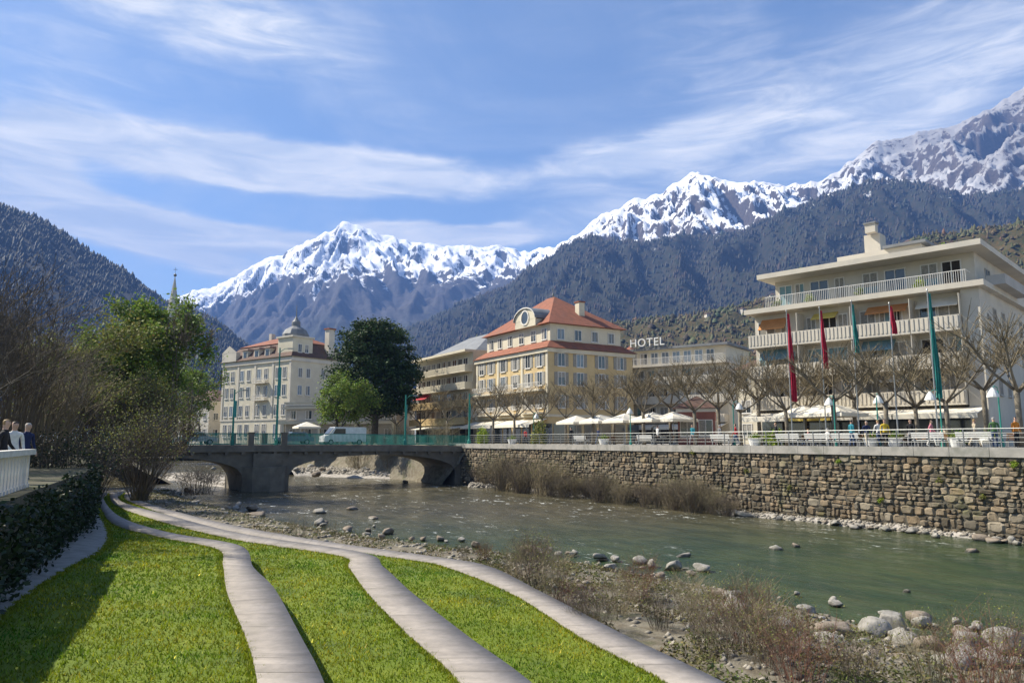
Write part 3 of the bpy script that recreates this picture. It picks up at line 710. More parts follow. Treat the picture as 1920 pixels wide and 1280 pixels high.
def hip(b, u0, u1, v0, v1, z0, z1, ov, m, inset=None):
    u0, u1, v0, v1 = u0-ov, u1+ov, v0-ov, v1+ov
    i = inset or min(u1-u0, v1-v0)/2
    vm = (v0+v1)/2; A = (u0+i, vm, z1); B = (u1-i, vm, z1)
    c = [(u0, v0, z0), (u1, v0, z0), (u1, v1, z0), (u0, v1, z0)]
    b.quad(c[0], c[1], B, A, m); b.poly([c[1], c[2], B], m); b.quad(c[2], c[3], A, B, m); b.poly([c[3], c[0], A], m); b.quad(c[3], c[2], c[1], c[0], m)
def mansard(b, u0, u1, v0, v1, z0, z1, ov, ins, m):
    a = [(u0-ov, v0-ov, z0), (u1+ov, v0-ov, z0), (u1+ov, v1+ov, z0), (u0-ov, v1+ov, z0), (u0+ins, v0+ins, z1), (u1-ins, v0+ins, z1), (u1-ins, v1-ins, z1), (u0+ins, v1-ins, z1)]
    b.box8(a, m)
def balcony(B, u0, u1, z, d, mp, h=0.95, rib=None, bars=None, name='balcony', slabm=None, solid=True):
    with B.part(name) as b:
        b.box(u0, u1, -d, -0.003, z-0.2, z, slabm or mp)
        if bars:
            n = int((u1-u0)/0.16)
            for i in range(n+1):
                u = u0+0.03+(u1-u0-0.06)*i/n; b.box(u-0.014, u+0.014, -d+0.03, -d+0.058, z, z+h, bars)
            b.box(u0, u1, -d+0.02, -d+0.075, z+h, z+h+0.05, bars)
            for u in (u0, u1-0.04): b.box(u, u+0.04, -d+0.08, -0.01, z+h-0.003, z+h+0.045, bars)
        else:
            b.box(u0, u1, -d, -d+0.12, z+0.002, z+h, mp)
            for u in (u0, u1-0.1): b.box(u, u+0.1, -d+0.122, -0.01, z+0.002, z+h-0.003, mp)
            if rib:
                n = int((u1-u0)/0.32)
                for i in range(n): u = u0+(u1-u0)*(i+0.3)/n; b.box(u, u+(u1-u0)/n*0.42, -d-0.045, -d-0.002, z+0.03, z+h-0.03, mp)

TERR = []
# --- G: the big white apartment block on the right
rg = random.Random(3)
def apartment_block():
    B = Building('apartment_block', (22.9, 68.9), (0.7071, -0.7071), 'tall white apartment block with long balconies and a penthouse, nearest on the right', 'building')
    W_, D_ = 18.6, 22.0
    with B.part('wall') as b:
        b.box(0, W_, 0, D_, -0.2, 12.0, M_white)
        b.box(1.6, W_-0.6, 1.2, D_-1, 12.3, 15.2, M_white)
        b.box(6.2, 13.4, 4.5, 14, 15.6, 17.4, M_white); b.box(8.2, 9.6, 6, 7.5, 17.4, 19.4, M_white)
    with B.part('roof') as b:
        b.box(-0.25, W_+0.5, -1.6, D_+0.3, 11.98, 12.42, M_white); b.box(1.0, W_+0.45, -1.25, D_, 15.18, 15.62, M_white)
        b.box(10.4, 13.9, 4.0, 14.3, 17.38, 17.62, M_slate)
    with B.part('chimney') as b: b.box(8.6, 9.5, 5.2, 5.9, 19.4, 20.2, M_white); b.box(8.5, 9.6, 5.1, 6.0, 20.2, 20.35, M_slate)
    lv = [3.3, 6.15, 9.0]
    bays = [(0.05, 4.6), (4.65, 9.2), (9.25, 13.8), (13.85, 17.3)]
    for z in lv:
        for a, c in bays: balcony(B, a, c, z, 1.5, M_white, 0.98, rib=True)
    for a, c in ((1.7, 9.2), (9.25, 17.9)): balcony(B, a, c, 12.42, 1.3, M_white, 0.95, bars=M_frame, slabm=M_white)
    # dark recessed glazing behind the balconies
    for fi, z in enumerate(lv + [12.45]):
        for (a, c) in bays:
            off = 1.2 if fi == 3 else 0.0
            if fi == 3 and a < 1: a = 1.7
            u = a+0.25
            while u < c-0.9:
                w = rg.choice((0.9, 1.3, 1.7)); w = min(w, c-0.2-u)
                if w < 0.7: break
                gm = rg.choice((M_glass, M_glass, M_dark, M_blue, M_shut, M_glass))
                B.windows([u+w/2], [z+0.08], w-0.18, 2.15, v=off, gm=gm, door=True); u += w+rg.choice((0.05, 0.25, 0.5))
        if fi < 3:
            for (a, c) in bays:
                if rg.random() < 0.65:
                    with B.part('awning') as b:
                        u0 = a+rg.uniform(0.2, 1.0); u1 = min(c-0.1, u0+rg.uniform(1.6, 3.2)); dr = rg.uniform(0.5, 1.0); mm = rg.choice((M_awn, M_awn, M_orange, M_shut, M_yaw, M_blue))
                        b.box8([(u0, -0.9, z+2.45-dr), (u1, -0.9, z+2.45-dr), (u1, -0.01, z+2.5), (u0, -0.01, z+2.5), (u0, -0.93, z+2.49-dr), (u1, -0.93, z+2.49-dr), (u1, -0.01, z+2.55), (u0, -0.01, z+2.55)], mm)
    for z in lv:
        for u in (4.6, 9.2, 13.8, 17.3):
            with B.part('partition') as b: b.box(u, u+0.05, -1.45, -0.004, z+1.0, z+2.63, M_white)
    with B.part('pilaster') as b:
        b.box(17.36, 18.6, -0.9, -0.004, 0, 11.97, M_white)
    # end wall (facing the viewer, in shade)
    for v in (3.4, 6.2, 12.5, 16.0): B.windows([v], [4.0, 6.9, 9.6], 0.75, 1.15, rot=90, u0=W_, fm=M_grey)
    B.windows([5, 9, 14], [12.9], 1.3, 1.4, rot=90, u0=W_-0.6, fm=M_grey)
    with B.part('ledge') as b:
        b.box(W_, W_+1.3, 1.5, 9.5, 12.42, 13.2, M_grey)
    # shops
    with B.part('shop_front') as b:
        for u in np.arange(0.3, 17.5, 2.2): b.box(u, u+1.95, -0.05, 0.02, 0.1, 2.5, M_glass); b.box(u+1.95, u+2.18, -0.09, 0.02, 0, 2.6, M_dark)
    for a, c, mm in ((-0.1, 4.3, M_awn), (4.4, 7.9, M_yaw), (8.0, 12.6, M_awn), (12.7, 18.4, M_awn)):
        with B.part('awning') as b:
            b.box8([(a, -3.4, 2.35), (c, -3.4, 2.35), (c, -0.06, 3.0), (a, -0.06, 3.0), (a, -3.4, 2.42), (c, -3.4, 2.42), (c, -0.06, 3.07), (a, -0.06, 3.07)], mm)
            b.box(a, c, -3.45, -3.41, 2.05, 2.43, mm)
    for k_, (u_, v_, z_) in enumerate(((2.4, -0.5, 12.43), (5.6, -0.6, 12.43), (9.8, -0.4, 12.43), (14.4, -0.6, 12.43), (3.6, 2.2, 15.63), (15.6, 2.0, 15.63))):
        q_ = B.t.matrix_basis @ Vector((u_, v_, z_)); TERR.append(q_)
    # faint painted lettering on the end wall
    cu = bpy.data.curves.new('lettering', 'FONT'); cu.body = 'Dna'; cu.size = 0.72; cu.extrude = 0.01; cu.materials.append(M_shut)
    o = textobj('lettering', cu, B.t); o.location = (W_+0.03, 1.0, 9.7); o.rotation_euler = (math.pi/2, 0, math.pi/2)
apartment_block()

# --- E: ochre hotel with the red hipped roof
def hotel():
    B = Building('hotel', (-5.6, 117), (0.525, -0.851), 'ochre hotel with red hipped roof, round attic window and shaded right side', 'building')
    W_, D_ = 20.0, 15.0
    with B.part('wall') as b:
        b.box(0, W_, 0, D_, -0.2, 13.0, M_yellow)
        b.box(1.2, W_-1.2, 1.2, D_-1.2, 13.0, 16.6, M_cream)
        b.box(-0.12, W_+0.12, -0.12, D_+0.12, 3.6, 3.95, M_cream); b.box(-0.3, W_+0.3, -0.3, D_+0.3, 12.4, 12.95, M_cream)
        for u in (0.0, 6.5, 13.2, W_-0.5): b.box(u, u+0.5, -0.1, -0.004, 3.96, 12.38, M_cream)
    with B.part('roof') as b:
        mansard(b, 0, W_, 0, D_, 13.0, 14.2, 0.55, 1.15, M_red)
        hip(b, 1.2, W_-1.2, 1.2, D_-1.2, 16.62, 22.3, 0.7, M_red, inset=8.6)
    with B.part('finial') as b: b.lathe([(0.12, 0), (0.2, 0.4), (0.06, 0.8), (0.03, 1.6)], (W_/2+0.5, D_/2, 22.2), M_slate, 8)
    for u, w in ((13.6, 5.4),):
        with B.part('dormer') as b:
            b.box(u-w/2, u+w/2, 0.4, 5.0, 16.6, 17.6, M_cream)
            n = 12; pr = [(u-math.cos(math.pi*i/n)*w/2*1.08, 17.6+math.sin(math.pi*i/n)*w*0.34) for i in range(n+1)]
            b.poly([(x, 0.38, z) for x, z in pr], M_cream)
            for (x0, z0), (x1, z1) in zip(pr[:-1], pr[1:]): b.quad((x0, 0.15, z0+.05), (x1, 0.15, z1+.05), (x1, 5.6, z1+.05), (x0, 5.6, z0+.05), M_slate); b.quad((x0, 0.15, z0-.12), (x1, 0.15, z1-.12), (x1, 0.15, z1+.05), (x0, 0.15, z0+.05), M_frame)
            pz = [(u-math.cos(math.pi*2*i/18)*w*0.17, 18.0+math.sin(math.pi*2*i/18)*w*0.17) for i in range(18)]
            b.poly([(x, 0.34, z) for x, z in pz], M_glass)
            for i in range(18):
                (x0, z0), (x1, z1) = pz[i], pz[(i+1) % 18]; k = 1.22
                f = lambda x, z: (u+(x-u)*k, 18.0+(z-18.0)*k)
                (a0, c0), (a1, c1) = f(x0, z0), f(x1, z1); b.quad((x0, 0.28, z0), (x1, 0.28, z1), (a1, 0.28, c1), (a0, 0.28, c0), M_frame)
    us = [1.7, 4.6, 8.2, 11.6, 15.0, 18.0]
    B.windows(us, [4.9, 8.0, 10.6], 1.15, 1.75, shut=M_shut)
    B.windows([2.6, 5.2, 8.2, 11.4, 14.6, 17.4], [14.5], 1.1, 1.45, v=1.2)
    B.windows([2.2, 5.4, 9.2, 12.6], [4.9, 8.0, 10.6], 1.1, 1.7, rot=90, u0=W_, fm=M_frame, shut=M_shut)
    B.windows([3.0, 6.0, 9.0, 12.0], [14.5], 1.1, 1.4, rot=90, u0=W_-1.2)
    for z in (4.25, 7.35):
        for a, c in ((0.6, 6.2), (6.8, 13.0), (13.8, 19.4)): balcony(B, a, c, z, 1.2, M_yellow, 0.95, bars=M_frame, slabm=M_cream)
    with B.part('shop_front') as b:
        for u in np.arange(0.5, 19, 2.6): b.box(u, u+2.2, -0.05, 0.02, 0.1, 2.7, M_glass)
        for v in np.arange(0.8, 14, 2.6): b.box(W_-.02, W_+0.05, v, v+2.1, 0.1, 2.7, M_glass)
    for a, c in ((0.3, 9.6), (10.2, 19.8)):
        with B.part('awning') as b:
            b.box8([(a, -3.0, 2.5), (c, -3.0, 2.5), (c, -0.13, 3.3), (a, -0.13, 3.3), (a, -3.0, 2.58), (c, -3.0, 2.58), (c, -0.13, 3.38), (a, -0.13, 3.38)], M_awn); b.box(a, c, -3.05, -3.01, 2.2, 2.59, M_awn)
    with B.part('chimney') as b: b.box(15.5, 16.5, 8, 9, 17, 20.6, M_cream); b.box(15.4, 16.6, 7.9, 9.1, 20.6, 20.8, M_red)
hotel()

# --- D: balcony block with ochre parapets behind the hotel
def balcony_block():
    B = Building('balcony_block', (-17.6, 136.5), (0.525, -0.851), 'long block of cream balcony bands with ochre panels left of the ochre hotel', 'building')
    W_ = 21.6
    with B.part('wall') as b: b.box(0, W_, 0, 14, -0.2, 14.6, M_cream)
    with B.part('roof') as b:
        b.box(-0.4, W_, -1.5, 14.4, 14.58, 14.95, M_cream); hip(b, 0.5, W_-0.5, 1, 13.5, 14.96, 19.0, 0.4, M_slate)
    for k, z in enumerate((3.2, 6.0, 8.8, 11.6)):
        for a, c in ((0, 7.1), (7.2, 14.3), (14.4, 21.5)): balcony(B, a, c, z, 1.4, M_yellow if k < 2 else M_cream, 0.95, rib=True)
        for u in np.arange(1.2, 21, 2.0):
            B.windows([u], [z+0.05], 1.3, 2.1, gm=rg.choice((M_glass, M_dark, M_brown, M_dark)), door=True)
    with B.part('awning') as b:
        b.box8([(1, -1.35, 7.6), (6.5, -1.35, 7.6), (6.5, -.01, 8.5), (1, -.01, 8.5), (1, -1.35, 7.66), (6.5, -1.35, 7.66), (6.5, -.01, 8.56), (1, -.01, 8.56)], M_rs)
    with B.part('awning') as b:
        b.box8([(0, -3, 2.3), (W_, -3, 2.3), (W_, -.01, 2.9), (0, -.01, 2.9), (0, -3, 2.38), (W_, -3, 2.38), (W_, -.01, 2.96), (0, -.01, 2.96)], M_awn)
    with B.part('shop_front') as b:
        for u in np.arange(0.4, 20, 2.4): b.box(u, u+2.1, -0.05, 0.02, 0.1, 2.3, M_dark)
balcony_block()

# --- A: old palace with turret on the left
def palace():
    B = Building('palace', (-64.6, 164.8), (0.8, -0.6), 'pale old palace with dark red mansard roof, corner turret and flag spike', 'building')
    W_, D_ = 24.6, 15.0
    with B.part('wall') as b:
        b.box(0, W_, 0, D_, -0.2, 17.6, M_cream)
        b.box(-0.25, W_+0.25, -0.25, D_+0.25, 16.6, 17.3, M_white); b.box(-0.12, W_+0.12, -0.12, D_+0.12, 4.6, 4.95, M_white)
        for u in (0, 5.8, 12.0, 18.2, W_-0.6): b.box(u, u+0.6, -0.12, -0.004, 4.96, 16.58, M_white)
        b.box(0.2, 5.6, -0.5, 0.5, 17.6, 19.6, M_white); b.poly([(0.0, -0.52, 19.6), (5.8, -0.52, 19.6), (2.9, -0.52, 21.2)], M_white)
    with B.part('roof') as b:
        mansard(b, 0, W_, 0, D_, 17.6, 21.0, 0.5, 2.6, M_dkroof); hip(b, 2.6, W_-2.6, 2.6, D_-2.6, 21.01, 23.2, 0.3, M_red)
    with B.part('turret') as b:
        b.box(W_-5.4, W_-0.4, 0.4, 5.4, 17.6, 21.6, M_cream); b.box(W_-5.7, W_-0.1, 0.1, 5.7, 21.6, 21.95, M_white)
        c = (W_-2.9, 2.9, 21.95); b.lathe([(2.7, 0), (2.75, 0.5), (2.2, 1.5), (1.1, 2.2), (0.9, 2.3), (0.9, 3.2), (0.5, 3.7), (0.12, 4.4), (0.05, 6.8)], c, M_slate, 12)
    for u in (8.0, 12.2, 16.0):
        with B.part('dormer') as b:
            b.box(u-0.9, u+0.9, 0.1, 2.6, 17.9, 19.8, M_white); b.box(u-0.5, u+0.5, 0.04, 0.09, 18.2, 19.4, M_glass); mansard(b, u-1, u+1, 0, 2.6, 19.81, 20.3, 0.15, 0.5, M_dkroof)
    with B.part('chimney') as b: b.box(W_-1.6, W_-0.2, 9.5, 11, 18, 24.2, M_white); b.box(W_-1.8, W_, 9.3, 11.2, 24.2, 24.5, M_red)
    with B.part('chimney') as b: b.box(6.5, 7.4, 7, 8, 21, 24.4, M_white)
    us = [1.8, 3.9, 7.4, 9.9, 13.6, 16.1, 20.0, 22.4]
    B.windows(us, [5.6, 9.6, 13.2], 1.2, 2.2); B.windows(us, [1.2], 1.3, 2.6)
    B.windows([2.2, 4.2, 8.0, 11.4], [5.8, 9.8, 13.4], 0.95, 1.8, rot=90, u0=W_); B.windows([2.2, 3.9], [18.6], 0.8, 1.6, rot=90, u0=W_-0.4)
    for z in (8.9, 12.5): balcony(B, 12.6, 17.2, z, 1.0, M_white, 0.9, bars=M_frame, slabm=M_white)
palace()
def low_house(name, P, du, W_, D_, H, label, wm, rm, ridge, wz, wn=4, base=PZ, hipin=None):
    B = Building(name, P, du, label, 'building', base)
    with B.part('wall') as b: b.box(0, W_, 0, D_, -0.2, H, wm); b.box(-0.15, W_+0.15, -0.15, D_+0.15, H-0.35, H-0.02, M_frame)
    with B.part('roof') as b:
        if ridge: hip(b, 0, W_, 0, D_, H, H+ridge, 0.5, rm, hipin)
        else: b.box(-0.3, W_+0.3, -0.3, D_+0.3, H+.001, H+0.3, rm)
    us = [W_*(i+0.5)/wn for i in range(wn)]
    B.windows(us, wz, 1.2, 1.5)
    nr = max(2, int(D_/3.2)); B.windows([D_*(i+0.5)/nr for i in range(nr)], wz, 1.1, 1.4, rot=90, u0=W_)
    return B
low_house('annex_house', (-79, 176), (0.8, -0.6), 13, 10, 9.4, 'low pale annex with red-brown roof left of the old palace', M_white, M_dkroof, 3.0, (1.5, 5.2), 4)
lp = low_house('pavilion', (-42, 138), (0.97, -0.24), 22, 9, 7.2, 'low grey pavilion with flat bands in front of the dark cedar', M_grey, M_cream, 0, (1.0, 4.4), 7)
with lp.part('cornice') as b: b.box(-0.8, 22.8, -1.6, -0.16, 3.4, 3.9, M_cream); b.box(-0.5, 22.5, -0.5, -0.16, 6.2, 6.6, M_cream)
with lp.part('column') as b:
    for u in np.arange(0.2, 22, 3.6): b.box(u, u+0.4, -1.5, -1.1, -0.2, 3.4, M_cream)
# --- F: terraced hotel with the roof sign, and the white stepped house beside it
def sign_hotel():
    B = Building('terrace_hotel', (14.2, 117), (0.80, -0.60), 'white terraced hotel with HOTEL letters standing on its roof', 'building')
    W_ = 20.5
    with B.part('wall') as b: b.box(0, W_, 0, 13, -0.2, 11.4, M_white); b.box(3.5, W_-1, 2.2, 12, 11.4, 14.3, M_cream)
    with B.part('roof') as b:
        b.box(-0.3, W_+0.3, -1.3, 13.3, 11.38, 11.75, M_white); b.box(3.0, W_-0.4, 1.4, 12.6, 14.28, 14.62, M_slate)
        hip(b, -3.5, 4.5, 5, 13, 12.3, 16.3, 0.3, M_red)
    for z in (3.2, 6.0, 8.8):
        for a, c in ((0, 6.8), (6.9, 13.6), (13.7, 20.4)): balcony(B, a, c, z, 1.3, M_white, 0.95, rib=True)
        for u in np.arange(1.1, 20, 1.9): B.windows([u], [z+0.05], 1.2, 2.05, gm=rg.choice((M_glass, M_dark, M_blue, M_shut)), door=True)
    B.windows(np.arange(4.6, 19, 1.8), [11.8], 1.1, 2.0, v=2.2, door=True)
    balcony(B, 0, 20.4, 11.76, 1.2, M_white, 0.9, bars=M_frame)
    for a, c in ((0, 9.9), (10.3, 20.4)):
        with B.part('awning') as b:
            b.box8([(a, -3, 2.3), (c, -3, 2.3), (c, -.01, 2.95), (a, -.01, 2.95), (a, -3, 2.38), (c, -3, 2.38), (c, -.01, 3.02), (a, -.01, 3.02)], M_awn); b.box(a, c, -3.05, -3.01, 1.98, 2.39, M_awn)
    with B.part('shop_front') as b:
        for u in np.arange(0.4, 19.5, 2.4): b.box(u, u+2.1, -0.05, 0.02, 0.1, 2.3, M_dark)
    t = empty('hotel_sign', (0, 0, 0), 'white HOTEL letters on a frame along the roof of the terraced hotel', 'sign')
    t.location = B.t.matrix_basis @ Vector((2.2, 2.3, 14.65+0)); t.rotation_euler = B.t.rotation_euler
    M_let = mat('white_letter', (0.8, 0.8, 0.78), (0.74, 0.74, 0.72), 2, 0.6)
    cu = bpy.data.curves.new('letters', 'FONT'); cu.body = 'HOTEL'; cu.size = 1.75; cu.space_character = 1.12; cu.extrude = 0.05; cu.materials.append(M_let)
    o = textobj('letters', cu, t); o.location = (2.3, -1.2, 0.25); o.rotation_euler = (math.pi/2, 0, 0)
    f = MB()
    for u in np.arange(2.4, 8.8, 0.9): f.box(u, u+0.06, -1.1, -1.04, -0.03, 1.5, M_slate); f.box(u, u+.05, -1.04, 0.1, -0.03, 0.03, M_slate)
    f.box(2.3, 8.6, -1.16, -1.1, 0.15, 0.22, M_slate); f.build('frame', t)
sign_hotel()
low_house('stepped_house', (29.5, 97), (0.7071, -0.7071), 7.4, 9, 9.6, 'cream stepped house squeezed beside the white apartment block', M_cream, M_dkroof, 2.6, (1.0, 4.0, 7.0), 3)
low_house('red_kiosk', (16.6, 74.5), (0.95, -0.3), 3.6, 3.4, 3.6, 'small dusky red house under the bare trees', mat('dusky_red_render', (0.30, 0.13, 0.11), (0.24, 0.105, 0.09), 1, 0.9), M_dkroof, 1.3, (0.9,), 2)
low_house('side_house', (49.5, 60.5), (0.7071, -0.7071), 9, 10, 3.6, 'low shop with a sloping red roof at the right edge', M_white, M_red, 1.5, (0.8,), 3)
# houses scattered on the hillside
def hill_houses():
    sp = [(1240, 604, 900), (1330, 596, 880), (1395, 590, 860), (1118, 612, 980), (1060, 618, 1000), (1440, 548, 900), (1560, 520, 800), (1700, 452, 700)]
    b = MB(); w, d, h = 9, 7, 4
    b.box(-w/2, w/2, -d/2, d/2, -8, h, M_white); wl = b.mesh('wall')
    r = MB(); hip(r, -w/2, w/2, -d/2, d/2, h, h+3, 0.6, M_dkroof); rf = r.mesh('roof')
    wn = MB()
    for x in (-3.5, 0, 3.5):
        for z in (1, 3.8): wn.box(x-0.6, x+0.6, -d/2-0.05, -d/2+.01, z, z+1.5, M_glass)
    wm = wn.mesh('window_row')
    G = HSV.reshape(-1, 3); uT = 960+FPX*G[:, 0]/(G[:, 1]*math.cos(PITCH)+(G[:, 2]-CZ)*math.sin(PITCH)); 
    dz = (G[:, 2]-CZ); dep = G[:, 1]*math.cos(PITCH)+dz*math.sin(PITCH); vy = 640-FPX*(dz*math.cos(PITCH)-G[:, 1]*math.sin(PITCH))/dep
    for i, (T, y, D) in enumerate(sp):
        k = int(np.argmin((uT-T)**2+(vy-y)**2)); p = Vector(G[k]); t = empty('hillside_house', p, 'tiny pale house with a dark roof on the wooded hillside', 'house', 'houses on the hillside', rz=0.3*i)
        for n, me in (('wall', wl), ('roof', rf), ('window', wm)): link(n, me, t)
hill_houses()
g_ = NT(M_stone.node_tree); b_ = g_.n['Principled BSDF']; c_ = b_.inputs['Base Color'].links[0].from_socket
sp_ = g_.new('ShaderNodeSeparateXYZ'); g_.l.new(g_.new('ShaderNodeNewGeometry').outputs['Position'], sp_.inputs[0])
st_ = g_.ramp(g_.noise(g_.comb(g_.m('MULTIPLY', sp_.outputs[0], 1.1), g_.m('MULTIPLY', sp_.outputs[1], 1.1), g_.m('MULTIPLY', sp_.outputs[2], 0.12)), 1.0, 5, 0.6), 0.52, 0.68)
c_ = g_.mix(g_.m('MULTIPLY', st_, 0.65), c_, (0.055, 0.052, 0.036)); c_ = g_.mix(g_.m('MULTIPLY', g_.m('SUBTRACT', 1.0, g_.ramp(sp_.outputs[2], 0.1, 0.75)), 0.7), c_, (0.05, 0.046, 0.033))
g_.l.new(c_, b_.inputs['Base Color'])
# --- church spire
def church():
    p = atd(317, 700, 260)
    t = empty('church', (p.x, p.y, PZ), 'tall slender church spire rising behind the green trees on the left', 'church')
    zb = atd(317, 640, 260).z-PZ; zt = atd(323, 519, 260).z-PZ
    M_sp = mat('pale_spire_stone', (0.50, 0.48, 0.44), (0.40, 0.385, 0.35), 0.4, 0.85)
    b = MB(); b.box(-3.9, 3.9, -3.9, 3.9, 0, zb, M_sp); b.box(-4.2, 4.2, -4.2, 4.2, zb-0.6, zb, M_sp); b.build('tower', t)
    b = MB(); b.lathe([(3.9, 0), (3.4, 2.5), (0.12, zt-zb)], (0, 0, zb), M_sp, 8); b.build('spire', t)
    b = MB(); b.lathe([(0.05, 0), (0.55, 0.5), (0.55, 0.9), (0.06, 1.4), (0.05, 3.6)], (0, 0, zt-0.1), M_slate, 8); b.box(-0.7, 0.7, -0.05, 0.05, zt+2.6, zt+2.75, M_slate); b.build('cross_finial', t)
    b = MB()
    for a in (0, math.pi/2, math.pi, 1.5*math.pi):
        c, s = math.cos(a), math.sin(a); fr = lambda x, y, z: (x*c-y*s, x*s+y*c, z)
        b.box(-0.8, 0.8, -4.0, -3.88, zb-7, zb-3, M_dark, fr=fr)
    b.build('belfry_opening', t)
    b = MB(); b.box(-7, 7, 4, 30, 0, 16, M_sp); hip(b, -7, 7, 4, 30, 16, 25, 0.5, M_dkroof); b.build('nave', t)
church()
# ================================================================== VEGETATION
M_bark = mat('grey_bark', (0.13, 0.115, 0.095), (0.075, 0.065, 0.055), 5, 0.95, 0.7, 25)
M_twig = mat('brown_twig', (0.15, 0.12, 0.09), (0.10, 0.08, 0.06), 3, 0.95)
M_dtwig = mat('dark_twig', (0.085, 0.072, 0.062), (0.05, 0.043, 0.038), 3, 0.95)
M_ptwig = mat('plane_twig', (0.20, 0.165, 0.105), (0.14, 0.115, 0.075), 3, 0.95); M_pbark = mat('plane_bark', (0.20, 0.175, 0.135), (0.11, 0.095, 0.075), 3, 0.95, 0.6, 14)
M_rtwig = mat('reddish_twig', (0.20, 0.095, 0.065), (0.13, 0.07, 0.05), 3, 0.95)
M_straw = mat('straw_twig', (0.30, 0.25, 0.16), (0.20, 0.165, 0.10), 3, 0.95)
M_cedar = mat('cedar_foliage', (0.050, 0.085, 0.026), (0.026, 0.050, 0.018), 0.9, 0.7, attr='tint', world=True, trans=0.15)
M_willow = mat('spring_leaf', (0.17, 0.24, 0.04), (0.12, 0.18, 0.03), 0.8, 0.65, attr='tint', world=True, trans=0.3)
M_bud = mat('yellow_bud', (0.21, 0.22, 0.05), (0.14, 0.15, 0.04), 0.8, 0.7, attr='tint', world=True, trans=0.25)
M_ivy = mat('ivy_leaf', (0.022, 0.042, 0.014), (0.012, 0.024, 0.010), 1.2, 0.6, attr='tint', world=True, trans=0.1)
M_lime = mat('lime_leaf', (0.28, 0.36, 0.03), (0.20, 0.28, 0.03), 1.2, 0.7, attr='tint', world=True, trans=0.3)

def leaves(name, C, rng, size, m, n_per=1, spread=0.0, up=0.0, asp=0.6):
    C = np.repeat(np.asarray(C, float), n_per, axis=0); n = len(C)
    C = C + rng.normal(0, 1, (n, 3))*spread
    a = rng.normal(0, 1, (n, 3)); a[:, 2] *= 0.7; a /= np.linalg.norm(a, axis=1)[:, None]
    b = rng.normal(0, 1, (n, 3)); b -= a*np.sum(a*b, 1)[:, None]; b /= np.linalg.norm(b, axis=1)[:, None]
    s = size*rng.uniform(0.6, 1.4, (n, 1))
    V = np.stack([C-a*s, C+b*s*asp, C+a*s, C-b*s*asp], 1).reshape(-1, 3)
    F = np.arange(4*n).reshape(n, 4)
    t = rng.uniform(0.55, 1.45, (n, 1))*(1+rng.normal(0, 0.08, (n, 3)))
    return np_mesh(name, V, F, [m], tint=np.clip(t, 0.1, 3))

def grow(tr, tw, rng, p, d, L, r, lv, maxlv, bend=0.25, tips=None, split=(2, 3), ang=0.6, ratio=0.72, upw=0.15, tm=None, bm=None, twr=0.012):
    k = 4; pts = [p.copy()]; rad = [r]; q = p.copy(); dd = d.copy()
    for i in range(k):
        dd = (dd + Vector((rng.gauss(0, bend), rng.gauss(0, bend), rng.gauss(0, bend)+upw))*0.35).normalized()
        q = q + dd*(L/k); pts.append(q.copy()); rad.append(max(r*(1-0.45*(i+1)/k), twr*0.6))
    (tr if lv < maxlv-1 else tw).tube(pts, rad, (bm or M_bark) if lv < maxlv-1 else (tm or M_twig), 6 if lv < 2 else (4 if lv < maxlv-1 else 3), cap=False)
    if lv >= maxlv:
        if tips is not None: tips.extend(pts[1:])
        return
    n = rng.randint(*split)
    for i in range(n):
        a = dd.cross(Vector((rng.gauss(0, 1), rng.gauss(0, 1), rng.gauss(0, 1)))).normalized()
        nd = (dd*math.cos(ang*rng.uniform(0.6, 1.3)) + a*math.sin(ang*rng.uniform(0.6, 1.3))).normalized()
        grow(tr, tw, rng, q, nd, L*ratio*rng.uniform(0.75, 1.2), max(rad[-1]*0.72, twr), lv+1, maxlv, bend, tips, split, ang, ratio, upw, tm, bm, twr)
    for i in range(1 if lv else 0):   # side shoots
        j = rng.randint(1, k-1); a = Vector((rng.gauss(0, 1), rng.gauss(0, 1), rng.gauss(0.3, 1))).normalized()
        grow(tr, tw, rng, pts[j], (dd*0.5+a*0.8).normalized(), L*ratio*0.8, max(rad[j]*0.5, twr), max(lv+1, maxlv-1), maxlv, bend, tips, split, ang, ratio, upw, tm, bm, twr)

